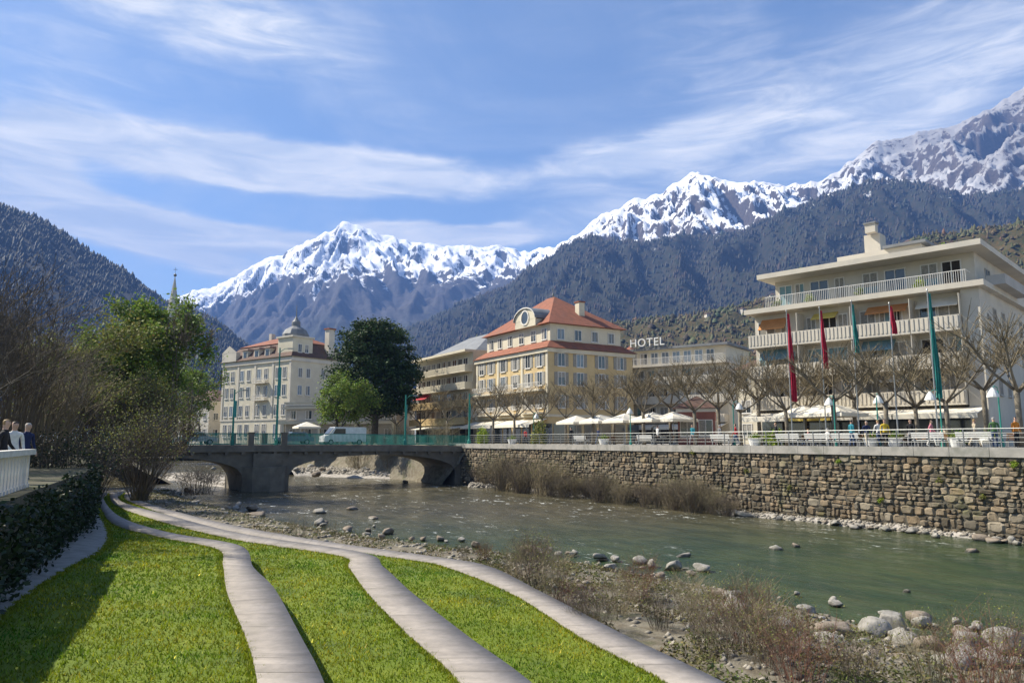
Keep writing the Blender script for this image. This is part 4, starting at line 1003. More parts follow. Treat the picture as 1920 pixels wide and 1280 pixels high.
def plane_tree(seed, label, group):
    """pollarded promenade tree: short trunk, knobbly limbs, thin upright shoots"""
    rng = random.Random(seed); tr, tw = MB(), MB()
    h = 2.5+rng.random()*0.6
    tr.tube([(0, 0, -0.2), (0.03, 0.02, h*0.5), (0.0, 0.05, h)], [0.17, 0.13, 0.14], M_pbark, 8)
    nl = rng.randint(5, 6)
    for i in range(nl):
        a = 6.283*i/nl+rng.uniform(-.3, .3); out = rng.uniform(1.5, 2.4); up = rng.uniform(1.3, 2.6)
        p0 = Vector((0, 0, h-0.1)); p1 = Vector((math.cos(a)*out*0.5, math.sin(a)*out*0.5, h+up*0.35)); p2 = Vector((math.cos(a)*out, math.sin(a)*out, h+up))
        tr.tube([p0, p1, p2, p2+Vector((0, 0, 0.12))], [0.085, 0.058, 0.048, 0.07], M_pbark, 6)
        for base in (p2, p1.lerp(p2, 0.6), p1.lerp(p2, 0.15)):
            for j in range(rng.randint(6, 9)):
                b = rng.uniform(0, 6.283); l = rng.uniform(0.9, 2.0)
                dirn = Vector((math.cos(b)*0.75+math.cos(a)*.3, math.sin(b)*0.75+math.sin(a)*.3, rng.uniform(0.35, 1.0))).normalized()
                m1 = base+dirn*l*0.5+Vector((rng.gauss(0, .08), rng.gauss(0, .08), .05)); m2 = base+dirn*l+Vector((0, 0, 0.2))
                tw.tube([base, m1, m2], [0.022, 0.015, 0.008], M_ptwig, 3, cap=False)
                for q in range(3):
                    tw.tube([m1, m1+dirn*0.5+Vector((rng.gauss(0, .3), rng.gauss(0, .3), 0.25))], [0.013, 0.007], M_ptwig, 3, cap=False)
    t = empty('plane_tree', (0, 0, 0), label, 'tree', group)
    tr.build('trunk', t, smooth=True); tw.build('crown', t)
    return t
PG = 'pollarded trees along the promenade'; PL = 'bare pollarded plane tree with upright shoots on the promenade'
protos = [plane_tree(s, PL, PG) for s in (1, 2, 3, 4)]
spots = []
rp = random.Random(8)
for i, T in enumerate((1905, 1842, 1770, 1712, 1655, 1598, 1560, 1505, 1470, 1420, 1385, 1345, 1300, 1255, 1205, 1150, 1110, 1060, 1015, 965, 925, 880, 840, 790, 745)):
    off = 5.0 if i % 2 == 0 else 8.8
    r_ = ray(T, 700); k = r_.x/r_.y
    # distance where the ray meets the line parallel to the wall at the given offset
    y = (27.7+24.8 + off/0.85)/(k+0.62); x = k*y
    if T < 860 and off > 6: off = 6
    spots.append((x, y))
for i, (x, y) in enumerate(spots):
    o = protos[i] if i < 4 else dup(protos[i % 4], (x, y, PZ))
    o.location = (x, y, PZ); o.rotation_euler[2] = rp.uniform(0, 6.28); k = rp.uniform(1.0, 1.28); o.scale = (k, k, k*1.05)

def bare_tree(seed, loc, L, r, lv, label, group=None, name='bare_tree', tilt=(0, 0, 1), ang=0.55, ratio=0.72, leaf=None, nleaf=0, lsize=0.1, upw=0.15, twr=0.012, split=(2, 3), tm=None, spread=0.25, bm=None):
    rng = random.Random(seed); tr, tw, tips = MB(), MB(), []
    grow(tr, tw, rng, Vector((0, 0, -0.3)), Vector(tilt).normalized(), L, r, 0, lv, 0.22, tips, split, ang, ratio, upw, tm, bm, twr)
    t = empty(name, loc, label, 'tree', group)
    tr.build('trunk', t, smooth=True); tw.build('twigs', t)
    if leaf and tips:
        n = np.random.default_rng(seed); link('crown', leaves('crown', [tuple(p) for p in tips], n, lsize, leaf, nleaf, spread), t)
    return t
# far left bare tree and trees beside the left bank
p = at(-60, 930, 4.2); bare_tree(21, (-17.5, 24, 4.2), 1.7, 0.15, 6, 'big leafless tree with tangled grey twigs at the left edge', ang=0.55, ratio=0.80, tm=M_dtwig, twr=0.007, split=(3, 3))
bare_tree(22, (-15.5, 14, 4.2), 2.2, 0.10, 4, 'leafless tree just outside the left edge casting shadows on the lawn', ang=0.6, ratio=0.8, tm=M_dtwig)
bare_tree(31, (-20.5, 29, 4.2), 1.9, 0.15, 6, 'leafless tree behind the white parapet', ang=0.6, ratio=0.78, tm=M_dtwig, twr=0.009, split=(3, 3))
def tdist(T, D, z=None): 
    r_ = ray(T, 800); return (r_.x/r_.y*D, D, z if z is not None else 4.3)
bare_tree(23, tdist(262, 74), 4.4, 0.32, 5, 'tall tree in fresh green leaf left of the church spire', name='leafy_tree', leaf=M_willow, nleaf=16, lsize=0.17, ang=0.50, ratio=0.74, spread=0.45, split=(2, 3))
bare_tree(24, tdist(215, 80), 4.0, 0.3, 5, 'broad green tree behind the tallest leafy tree', name='leafy_tree', leaf=M_willow, nleaf=14, lsize=0.18, ang=0.55, ratio=0.74, spread=0.5)
bare_tree(25, tdist(318, 70), 4.1, 0.28, 6, 'tall leafless tree with pale trunk in front of the church spire', ang=0.5, ratio=0.74, tm=M_twig, twr=0.02)
bare_tree(26, tdist(352, 90), 4.0, 0.25, 5, 'leafless tree with a few green shoots right of the spire', leaf=M_willow, nleaf=1, lsize=0.14, ang=0.5, ratio=0.75, spread=0.3, twr=0.02)
bare_tree(27, tdist(120, 62), 3.6, 0.24, 5, 'olive budding tree left of the green trees', leaf=M_bud, nleaf=7, lsize=0.13, ang=0.6, ratio=0.75, spread=0.5, twr=0.018)
bare_tree(28, tdist(60, 70), 3.9, 0.26, 5, 'olive brown budding tree furthest left in the back row', leaf=M_bud, nleaf=6, lsize=0.14, ang=0.6, ratio=0.75, spread=0.6, twr=0.02)
bare_tree(33, tdist(165, 92), 4.4, 0.26, 5, 'dark budding tree in the gap between the green trees', leaf=M_willow, nleaf=7, lsize=0.16, ang=0.6, ratio=0.75, spread=0.5, twr=0.02)
bare_tree(34, tdist(380, 110), 3.6, 0.22, 5, 'small leafless tree in front of the low annex', ang=0.6, ratio=0.72, twr=0.02)
bare_tree(35, tdist(690, 118), 3.2, 0.22, 5, 'leafless tree with a hint of green beside the cedar', leaf=M_willow, nleaf=6, lsize=0.14, ang=0.6, ratio=0.74, spread=0.45, twr=0.02)
bare_tree(36, tdist(640, 112), 3.4, 0.24, 5, 'leafless tree left of the cedar with green tips', leaf=M_willow, nleaf=7, lsize=0.15, ang=0.6, ratio=0.74, spread=0.45, twr=0.02)
# multi-stem budding shrub in front of the bridge's left arch
def stems(name, label, cat, loc, seed, n, h, spread, m, leaf=None, nleaf=0, lsize=0.05, r0=0.02, group=None, fork=3, lean=(0, 0), base_r=0.2):
    rng = random.Random(seed); b = MB(); tips = []
    for i in range(n):
        a = rng.uniform(0, 6.283); s = rng.uniform(0.05, 1)**0.7*spread; hh = h*rng.uniform(0.55, 1.1)*(1-0.25*(s/spread)); br = rng.random()*base_r
        p0 = Vector((math.cos(a)*br, math.sin(a)*br, -0.1)); p2 = Vector((math.cos(a)*s+lean[0], math.sin(a)*s+lean[1], hh))
        p1 = p0.lerp(p2, 0.5)+Vector((rng.gauss(0, .06)*h, rng.gauss(0, .06)*h, 0.08*h))
        b.tube([p0, p1, p2], [r0, r0*0.7, r0*0.3], m, 3, cap=False); tips += [p2, p1.lerp(p2, .6)]
        for k in range(fork):
            q = p1.lerp(p2, rng.uniform(0, 0.7)); e = q+Vector((rng.gauss(0, .16), rng.gauss(0, .16), rng.uniform(0.08, 0.32)))*h
            b.tube([q, e], [r0*0.5, r0*0.2], m, 3, cap=False); tips.append(e)
    t = empty(name, loc, label, cat, group)
    b.build('stems', t)
    if leaf: link('leaves', leaves('leaves', [tuple(p) for p in tips], np.random.default_rng(seed), lsize, leaf, nleaf, 0.12*h*0.3), t)
    return t
bs = at(262, 932, 1.6)
stems('budding_willow', 'large multi-stemmed willow with yellow-green buds in front of the bridge', 'shrub', (bs.x, bs.y, 1.5), 41, 85, 6.2, 2.8, M_twig, M_bud, 4, 0.06, 0.035, fork=5, base_r=0.6)
bs = at(205, 938, 1.7)
stems('budding_willow', 'smaller brownish willow left of the big yellow-green one', 'shrub', (bs.x-1, bs.y, 1.5), 42, 60, 4.6, 2.2, M_dtwig, M_bud, 2, 0.05, 0.03, fork=5, base_r=0.5)
bs = at(110, 925, 3.0)
stems('bramble', 'dark twiggy thicket at the end of the shaded wall', 'shrub', (bs.x, bs.y, 2.2), 43, 130, 3.6, 3.0, M_dtwig, M_ivy, 2, 0.06, 0.02, fork=4, base_r=1.4)
bs = at(330, 925, 0.9)
stems('bramble', 'brown twiggy thicket between the lawn and the bridge pier', 'shrub', (bs.x, bs.y+4, 0.6), 44, 110, 2.6, 2.4, M_twig, None, 0, 0, 0.018, fork=4, base_r=1.6)

# cedar
def cedar():
    p = tdist(702, 122, PZ); rng = random.Random(6); nr = np.random.default_rng(6)
    t = empty('cedar', p, 'broad dark green cedar between the old palace and the balcony block', 'tree')
    H = 20.2; Rm = 7.9; tr = MB()
    tr.tube([(0, 0, -0.3), (0.2, 0, 6), (-0.1, 0.1, 13), (0, 0, 19)], [0.62, 0.48, 0.3, 0.1], M_bark, 8)
    C = []
    for i in range(210):
        f = rng.random()**0.85; z = 5.2+f*(H-6.0); prof = math.sqrt(max(0.03, 1-((f-0.34)/0.70)**2)) if f > 0.34 else 0.72+0.28*f/0.34
        a = rng.uniform(0, 6.283); rr = Rm*prof*rng.uniform(0.35, 1.0)
        e = Vector((math.cos(a)*rr, math.sin(a)*rr, z)); s = Vector((0, 0, z-rr*0.28-0.5))
        tr.tube([s, s.lerp(e, .55)+Vector((0, 0, -0.2)), e], [0.10, 0.06, 0.02], M_bark, 4, cap=False)
        cl = rng.uniform(0.9, 1.7)
        k = int(170*cl)
        q = nr.normal(0, 1, (k, 3))*np.array([cl*0.62, cl*0.62, cl*0.30])
        C.append(np.array(e)+q)
    tr.build('trunk', t, smooth=True)
    link('crown', leaves('crown', np.concatenate(C), nr, 0.20, M_cedar, 1, 0.0), t)
cedar()
def clump_tree(label, loc, H, Rm, z0, nclump, m, seed, size=0.15, sq=1.0, per=120):
    rng = random.Random(seed); nr = np.random.default_rng(seed); t = empty('leafy_tree', loc, label, 'tree'); tr = MB(); C = []
    tr.tube([(0, 0, -0.3), (0.15, 0.1, z0*0.6), (-0.1, 0, z0+1.5), (0, 0, H*0.8)], [0.3, 0.24, 0.18, 0.05], M_bark, 7)
    for i in range(nclump):
        th = rng.uniform(0, 6.283); cz = rng.uniform(-1, 1); r_ = rng.uniform(0.45, 1.0)**0.6; rr = math.sqrt(1-cz*cz)*r_*Rm*(1+0.22*fbm(math.cos(th)*2+seed, math.sin(th)*2, cz*2, 3)); zz = z0+(H-z0)*(0.5+0.5*cz*r_)
        e = Vector((math.cos(th)*rr, math.sin(th)*rr, zz)); s0 = Vector((0, 0, z0+(zz-z0)*0.45)); tr.tube([s0, s0.lerp(e, .5)+Vector((0, 0, .25)), e], [0.07, 0.045, 0.012], M_bark, 4, cap=False)
        cl = rng.uniform(0.5, 1.15)*sq; k = int(per*cl); C.append(np.array(e)+nr.normal(0, 1, (k, 3))*np.array([cl*.6, cl*.6, cl*.42]))
    tr.build('trunk', t, smooth=True); link('crown', leaves('crown', np.concatenate(C), nr, size, m), t)
clump_tree('full rounded tree in pale spring leaf, biggest green crown left of the spire', tdist(255, 80), 13.2, 4.6, 3.6, 115, M_willow, 201)
clump_tree('smaller rounded olive-green tree left of the biggest green crown', tdist(128, 74), 9.6, 4.4, 2.5, 80, M_bud, 202)
clump_tree('fresh green tree in front of the left side of the cedar', tdist(632, 116), 11.5, 3.2, 3.0, 60, M_willow, 203, 0.17)
clump_tree('green tree behind the right edge of the old palace', tdist(345, 120), 13.0, 4.2, 4.0, 70, M_willow, 204, 0.18)
def bush(name, label, loc, rx, ry, rz, n, size, m, seed, group=None):
    nr = np.random.default_rng(seed); k = 26
    cc = nr.normal(0, 1, (k, 3)); cc /= np.linalg.norm(cc, axis=1)[:, None]; cc *= nr.uniform(0.45, 0.95, (k, 1)); cc[:, 2] = np.abs(cc[:, 2])*0.9+0.1
    C = cc[nr.integers(0, k, n)] + nr.normal(0, 0.16, (n, 3)); C = C*np.array([rx, ry, rz])
    o = link(name, leaves(name, C, nr, size, m), label=label, cat='shrub', group=group); o.location = loc
    return o
def ontop(T, off):
    k = ray(T, 700); k = k.x/k.y; y = (52.5+off/0.85)/(k+0.62); return (k*y, y, PZ)
bush('lime_shrub', 'bright yellow-green shrub on the promenade behind the railing', ontop(906, 2.2), 0.9, 0.9, 2.3, 1600, 0.10, M_lime, 51)
bush('round_shrub', 'olive green shrub at the end of the bridge', ontop(1010, 2.0), 1.2, 1.2, 2.6, 1500, 0.10, M_bud, 52)
bush('round_shrub', 'low dark green shrub by the promenade trees', ontop(1445, 2.6), 0.8, 0.8, 1.3, 900, 0.08, M_lime, 53)
# ivy hedge on the shaded left wall
def ivy():
    nr = np.random.default_rng(9); C = []
    for i in range(0, NS-1):
        a, b = cH[i], cH[i+1]; L = np.linalg.norm((b-a)[:2]); n = int(L*260)
        f = nr.random((n, 1)); pz = nr.random((n, 1))
        q = a*(1-f)+b*f; tp = 4.15+0.55*fbm(a[0]*0.9, a[1]*0.9, 2.0, 4); q[:, 2] += (pz*(tp-q[:, 2:3]))[:, 0]
        d = (b-a)[:2]/max(L, 1e-6); nrm = np.array([d[1], -d[0]])
        q[:, :2] += nrm*(nr.random((n, 1))**1.5*(0.42+0.3*fbm(a[0]*1.3, a[1]*1.3, 8.0, 3))); C.append(q)
    link('ivy_hedge', leaves('ivy_hedge', np.concatenate(C), nr, 0.065, M_ivy), label='dark ivy covering the shaded wall left of the lawn', cat='hedge')
    b = MB()
    for i in range(0, NS-2, 2):
        p, q = cH[i], cH[i+2]
        b.quad((p[0], p[1], p[2]-0.3), (q[0], q[1], q[2]-0.3), (q[0], q[1], 4.19), (p[0], p[1], 4.19), M_mortar)
    b.build('lawn_wall', label='low shaded retaining wall under the ivy on the left', cat='wall')
ivy()
# white parapet on top of the left wall
def parapet():
    Mw = mat('weathered_white_stone', (0.62, 0.60, 0.56), (0.50, 0.48, 0.45), 3, 0.85, 0.3, 25)
    pts = [cH[i] for i in range(4, 66)]
    t = empty('parapet', (pts[20][0], pts[20][1], 4.2), 'white stone parapet with square balusters at the left edge', 'parapet')
    loc = Vector(t.location); acc = 0; nxt = 0; cap = MB(); post = MB(); post.box(-0.075, 0.075, -0.075, 0.075, 0.1, 0.84, Mw); post.box(-0.1, 0.1, -0.1, 0.1, 0.0, 0.1, Mw); pm = post.mesh('baluster')
    for a, b in zip(pts[:-1], pts[1:]):
        d = (b-a)[:2]; L = np.linalg.norm(d); d = d/L; nrm = np.array([-d[1], d[0]])*0.45
        a2, b2 = a[:2]+nrm, b[:2]+nrm; w = np.array([-d[1], d[0]])*0.16
        if acc < 15:
            P = [(*(a2-w), 5.04), (*(b2-w), 5.04), (*(b2+w), 5.04), (*(a2+w), 5.04), (*(a2-w), 5.18), (*(b2-w), 5.18), (*(b2+w), 5.18), (*(a2+w), 5.18)]
            cap.box8([Vector(q)-loc for q in P], Mw)
        while nxt < acc+L:
            f = (nxt-acc)/L
            if nxt < 15:
                o = link('baluster', pm, t); o.location = Vector((*(a2+(b2-a2)*f), 4.2))-loc; o.rotation_euler = (0, 0, math.atan2(d[1], d[0]))
            nxt += 0.42
        acc += L
    cap.build('coping', t)
parapet()
# shrubs at the foot of the far wall
def at_wall(T, out, z=0.0):
    k = ray(T, 900); k = k.x/k.y; y = (52.5-out/0.85)/(k+0.62); return (k*y, y, z)
wb = [stems('wall_shrub', 'leafless grey-brown shrub leaning against the river wall', 'shrub', (0, 0, 0), 60+i, 62, 2.9, 2.0, (M_twig, M_straw, M_ptwig)[i], M_bud if i == 1 else None, 1, 0.03, 0.014, group='leafless shrubs along the foot of the river wall', fork=6, base_r=0.7) for i in range(3)]
rs = random.Random(4); k = 0
for i in range(50):
    T = 905 + 470*(i/49)**0.9+rs.uniform(-9, 9); loc = at_wall(T, rs.uniform(0.2, 3.0), 0.1)
    sc = rs.uniform(0.4, 1.25)*(1.25 if T < 1080 else 0.8 if T < 1300 else 0.6)
    o = wb[i] if i < 3 else dup(wb[i % 3], loc, rs.uniform(0, 6.28), sc)
    if i < 3: o.location = loc; o.scale = (sc,)*3
for T, z in ((1480, 2.0), (1575, 3.9), (1650, 1.6), (1760, 3.0), (1840, 2.2), (1905, 4.0), (1400, 3.0), (1300, 4.3)):
    q = at_wall(T, 0.18, z); b = bush('wall_plant', 'small green plant growing out of the river wall', q, 0.22, 0.22, 0.3, 160, 0.045, M_lime if T % 20 else M_bud, int(T), 'small plants growing in the river wall')
# shrubs on the near bank
nb = [stems('bank_shrub', 'leafless shrub of fine upright stems on the near river bank', 'shrub', (0, 0, 0), 80+i, 75, 1.7, 0.95, (M_twig, M_straw, M_rtwig)[i], M_bud, 1, 0.018, 0.0055, group='leafless shrubs on the near bank', fork=4, base_r=0.35) for i in range(3)]
lst = [(1000, 1110, 1.0), (1035, 1140, .9), (1075, 1165, .7), (1110, 1200, .8), (965, 1085, .7), (1400, 1228, .95), (1350, 1250, .8), (1445, 1270, .9), (1500, 1310, .9), (1600, 1300, .7), (1750, 1300, .8), (1840, 1330, .9), (1900, 1300, .9), (1290, 1150, .7), (1200, 1130, .8), (1240, 1190, .7), (1160, 1165, .7), (905, 1055, .5), (870, 1050, .4), (1320, 1200, .8), (1000, 1075, .8), (1480, 1245, .7)]
for i, (T, y, sc) in enumerate(lst):
    q = at(T, y, 0.65); o = nb[i] if i < 3 else dup(nb[i % 3], q, rs.uniform(0, 6.28), sc*1.15)
    if i < 3: o.location = q; o.scale = (sc*1.15,)*3
for (T, y, h, r_, n, sd) in ((560, 1012, 1.3, 0.7, 60, 91), (620, 1005, 0.9, 0.5, 40, 92), (1405, 1190, 1.6, 0.8, 120, 93), (1040, 1060, 0.8, 0.9, 60, 95)):
    q = at(T, y, 0.6); stems('tall_grass', 'tuft of straw-coloured reeds at the water edge', 'grass tuft', q, sd, n, h, r_, M_straw, None, 0, 0, 0.005, group='straw reed tufts at the water edge', fork=2, base_r=0.4)
# undergrowth leaves over the bank as ground cover
def ground_cover():
    nr = np.random.default_rng(14); a, b, _ = GB.shape
    I = nr.integers(0, 14, 60000); J = nr.integers(0, b-1, 60000); u, v = nr.random((2, 60000, 1))
    P = GB[I, J]*(1-u)*(1-v)+GB[I+1, J]*u*(1-v)+GB[I, J+1]*(1-u)*v+GB[I+1, J+1]*u*v
    keep = np.array([fbm(p[0]*0.5, p[1]*0.5, 7.0, 3) > -0.12 for p in P]); P = P[keep & (P[:, 2] > 0.12)]; P[:, 2] += nr.random(len(P))*0.16
    m = mat('weed_leaf', (0.10, 0.12, 0.035), (0.16, 0.125, 0.06), 0.6, 0.8, attr='tint', world=True, trans=0.2)
    link('ground_cover', leaves('ground_cover', P, nr, 0.05, m, 1, 0.02, asp=0.4), label='weeds and dry leaves between the rocks of the near bank', cat='ground cover', kind='stuff')
ground_cover()
# ================================================================== BOULDERS
M_rock = mat('river_rock', (0.33, 0.31, 0.28), (0.20, 0.19, 0.17), 1.8, 0.88, 0.6, 8, c3=(0.17, 0.17, 0.13), s3=1.0)
M_rock2 = mat('warm_river_rock', (0.27, 0.225, 0.18), (0.17, 0.14, 0.11), 1.8, 0.88, 0.6, 8)
import bmesh
for m_ in (M_rock, M_rock2):
    g = NT(m_.node_tree); b_ = g.n['Principled BSDF']; c_ = b_.inputs['Base Color'].links[0].from_socket
    sp_ = g.new('ShaderNodeSeparateXYZ'); g.l.new(g.new('ShaderNodeNewGeometry').outputs['Position'], sp_.inputs[0])
    w_ = g.m('SUBTRACT', 1.0, g.ramp(sp_.outputs[2], 0.05, 0.17)); mx_ = g.mix(w_, c_, (0.055, 0.052, 0.042)); g.l.new(mx_, b_.inputs['Base Color'])
    g.l.new(g.m('SUBTRACT', 0.88, g.m('MULTIPLY', w_, 0.6)), b_.inputs['Roughness'])
def rock_mesh(seed, m):
    bm = bmesh.new(); bmesh.ops.create_icosphere(bm, subdivisions=3, radius=1.0)
    rr = random.Random(seed); ax = (1.0, rr.uniform(0.6, 0.9), rr.uniform(0.42, 0.68))
    cut = [(Vector((rr.gauss(0, 1), rr.gauss(0, 1), rr.gauss(0, 1))).normalized(), rr.uniform(0.55, 0.86)) for _ in range(13)]
    for v in bm.verts:
        p = v.co.copy()
        for nrm, dd in cut:
            e = p.dot(nrm)-dd
            if e > 0: p -= nrm*e*0.97
        p *= 1+0.10*fbm(p.x*2+seed, p.y*2, p.z*2, 4)
        v.co = Vector((p.x*ax[0], p.y*ax[1], p.z*ax[2]))
    me = bpy.data.meshes.new('boulder'); bm.to_mesh(me); bm.free(); me.materials.append(m)
    me.polygons.foreach_set('use_smooth', [True]*len(me.polygons)); return me
RM = [rock_mesh(i, M_rock if i % 3 else M_rock2) for i in range(9)]
def boulder(x, y, z, r, label, group=None, rng=random, rot=None):
    o = link('boulder', rng.choice(RM), label=label, cat='boulder', group=group)
    o.location = (x, y, z); o.scale = (r*rng.uniform(.8, 1.2), r*rng.uniform(.8, 1.2), r*rng.uniform(.75, 1.15)); o.rotation_euler = (rng.uniform(-.25, .25), rng.uniform(-.25, .25), rng.uniform(0, 6.28))
    return o
rb = random.Random(12)
named = [(1280, 1042, 34, 'rounded brown boulder standing in the shallow water right of the third lawn'), (1398, 968, 46, 'big pale boulder in the river near the far gravel'), (1455, 1030, 30, 'pair of grey stones breaking the water in mid river, left one'),
         (1492, 1024, 22, 'small grey stone breaking the water in mid river'), (1822, 1034, 34, 'boulder with white water around it near the right edge'), (1515, 1140, 20, 'lone dark stone in the near water'), (1262, 1090, 30, 'pale boulder at the near water edge below the reeds'),
         (1310, 1150, 26, 'tilted grey slab on the near bank'), (1700, 1110, 18, 'half sunken stone in the right foreground water'), (660, 955, 26, 'dark wet stone in the riffle below the bridge'), (600, 962, 40, 'pale boulder at the start of the riffle'),
         (700, 972, 22, 'low stone in the rapid left of the reeds'), (760, 905, 20, 'mossy stone under the right side of the arch'), (480, 968, 34, 'whitish boulder at the river edge under the bridge')]
for T, y, w, lb_ in named:
    q = at(T, y, 0.0); d = q.y; boulder(q.x, q.y, 0.0, w/FPX*d*0.5, lb_, None, rb)
def spread(curve_pts, n, off, rmin, rmax, label, group, z=0.0, bias=1.6, i0=0, i1=None):
    i1 = i1 or len(curve_pts)-2
    for _ in range(n):
        f = rb.uniform(i0, i1); i = int(f); p = curve_pts[i]+(curve_pts[i+1]-curve_pts[i])*(f-i)
        r_ = rmin+(rmax-rmin)*rb.random()**bias
        boulder(p[0]+rb.gauss(0, off), p[1]+rb.gauss(0, off), max(p[2], 0)+z+r_*0.1, r_, label, group, rb)
mid = (cB+cW)/2; mid[:, 2] = 0.25
spread(cW, 56, 0.55, 0.12, 0.55, 'grey rock in the rocky fringe between near bank and water', 'rocks along the near water edge', 0.1, 1.5, 4, 84)
spread(mid, 34, 0.6, 0.10, 0.45, 'pale rock scattered on the near bank', 'rocks on the near bank', 0.05, 1.6, 2, 84)
spread((cB*2+c3l)/3, 22, 0.45, 0.08, 0.32, 'small rock beside the outermost stone band', 'small rocks beside the outermost stone band', 0.0, 1.6, 20, 88)
fb = [at(1560+a, 1180+b, 0.35) for a, b in ((0, 0), (60, 25), (120, 60), (40, 80), (180, 30), (90, 95), (0, 60), (230, 70), (150, 110), (260, 20), (-60, 20), (-20, 95), (60, 60), (300, 60), (330, 20), (-100, 0), (-140, -20), (-180, -35), (10, 40), (80, 0), (140, 20), (-90, 50), (200, 100), (110, -10), (250, 45))]
for q in fb: boulder(q.x, q.y, q.z, rb.uniform(0.3, 0.75), 'large pale boulder in the right foreground pile', 'large boulders in the right foreground', rb)
wallfoot = np.array([at_wall(T, 0.9, 0.05) for T in np.linspace(1380, 1990, 50)])
spread(wallfoot, 46, 0.45, 0.14, 0.5, 'pale stone at the foot of the river wall', 'stones at the foot of the river wall', 0.0, 1.4)
c2_ = GR2[:, 7, :]; spread(c2_, 36, 0.9, 0.15, 0.55, 'whitish stone on the gravel bar in mid river', 'stones on the mid-river gravel bar', 0.0, 1.5)
c1_ = GR1[:, 7, :]; spread(c1_, 42, 5.0, 0.2, 0.7, 'stone on the sunlit gravel beyond the bridge', 'stones beyond the bridge', 0.0, 1.6)
c4_ = GR4[:, 7, :]; spread(c4_, 14, 2.5, 0.2, 0.6, 'stone left of the bridge pier', 'stones left of the bridge pier', 0.0, 1.6)
def pebbles():
    nr = np.random.default_rng(31); V, F = [], []
    base = np.array([(1, 0, 0), (0, 1, 0), (-1, 0, 0), (0, -1, 0), (0, 0, 1), (0, 0, -1)], float); tri = np.array([(0, 1, 4), (1, 2, 4), (2, 3, 4), (3, 0, 4), (1, 0, 5), (2, 1, 5), (3, 2, 5), (0, 3, 5)])
    pts = []
    for G, n, j0, j1 in ((GR1, 2600, 2, 12), (GR2, 1800, 1, 13), (GR3, 1300, 1, 13), (GR4, 700, 2, 12)):
        i = nr.integers(1, 58, n); j = nr.integers(j0, j1, n); f = nr.random((n, 2, 1))
        pts.append(G[i, j]*(1-f[:, 0])*(1-f[:, 1])+G[i+1, j]*f[:, 0]*(1-f[:, 1])+G[i, j+1]*(1-f[:, 0])*f[:, 1]+G[i+1, j+1]*f[:, 0]*f[:, 1])
    a, b, _ = GB.shape
    i = nr.integers(3, 18, 2600); j = nr.integers(2, b-2, 2600); pts.append(GB[i, j]+nr.normal(0, .15, (2600, 3))*np.array([1, 1, 0.1]))
    P = np.concatenate(pts); n = len(P); d = np.linalg.norm(P[:, :2], axis=1)
    s = nr.uniform(0.03, 0.11, (n, 1))*(1+d[:, None]/55); sc = s[:, :, None]*np.stack([nr.uniform(.7, 1.3, n), nr.uniform(.7, 1.3, n), nr.uniform(.4, .8, n)], 1)[:, None, :]
    V = (P[:, None, :]+base[None]*sc*nr.uniform(0.8, 1.2, (n, 6, 3))).reshape(-1, 3); F = (np.arange(n)[:, None, None]*6+tri[None]).reshape(-1, 3)
    t = np.repeat(nr.uniform(0.5, 1.4, (n, 1))*np.array([[1, .98, .95]]), 8, axis=0)
    link('pebbles', np_mesh('pebbles', V, F, [mat('pebble', (0.30, 0.28, 0.245), (0.20, 0.185, 0.16), 2, 0.9, attr='tint', world=True)], tint=t), label='small stones covering the gravel and the river bank', cat='pebbles', kind='stuff')
pebbles()

fsr = random.Random(77)
for i in range(34):
    G = FB1 if i % 3 else FB2; a = fsr.randint(2, 45); q = G[a, fsr.randint(1, 8)]; sc = fsr.uniform(0.8, 1.5)
    dup(wb[i % 3], tuple(q), fsr.uniform(0, 6.28), sc, label='brown leafless shrub on the far bank beyond the bridge', group='shrubs on the banks beyond the bridge')

# thick twiggy growth on the left bank
for i, (T, D, h, sp_, n, m_, lf, nl, lb_) in enumerate(((30, 34, 8.0, 3.0, 85, M_twig, None, 0, 'dense leafless thicket of tall grey stems at the left edge'), (95, 38, 6.6, 3.2, 70, M_ptwig, None, 0, 'dense leafless thicket right of the left edge'), (-30, 30, 9.0, 2.6, 80, M_twig, None, 0, 'tall leafless stems cut by the left edge'),
    (120, 56, 6.0, 3.4, 120, M_twig, M_bud, 3, 'budding olive thicket under the back row of trees'), (190, 60, 6.5, 3.6, 120, M_twig, M_bud, 4, 'yellow-green thicket below the tallest leafy tree'), (262, 62, 6.5, 3.4, 120, M_twig, M_bud, 5, 'bright budding thicket behind the large willow'), (330, 66, 4.0, 2.6, 70, M_twig, M_bud, 1, 'brown thicket at the left end of the bridge'), (60, 60, 5.0, 3.6, 80, M_twig, M_bud, 1, 'dull brown thicket behind the people at the left'))):
    stems('thicket', lb_, 'shrub', tdist(T, D, 4.2), 300+i, n, h, sp_, m_, lf, nl, 0.09, 0.028 if D < 40 else 0.035, fork=6, base_r=1.3)

for i, q in enumerate(TERR):
    bush('terrace_plant', ('potted green shrub on the long upper terrace', 'potted green shrub on the flat roof of the white block')[i > 3], q, 0.5, 0.5, 0.9, 420, 0.07, (M_willow, M_lime)[i % 2], 400+i, ('potted shrubs along the upper terrace', 'potted shrubs on the flat roof')[i > 3])
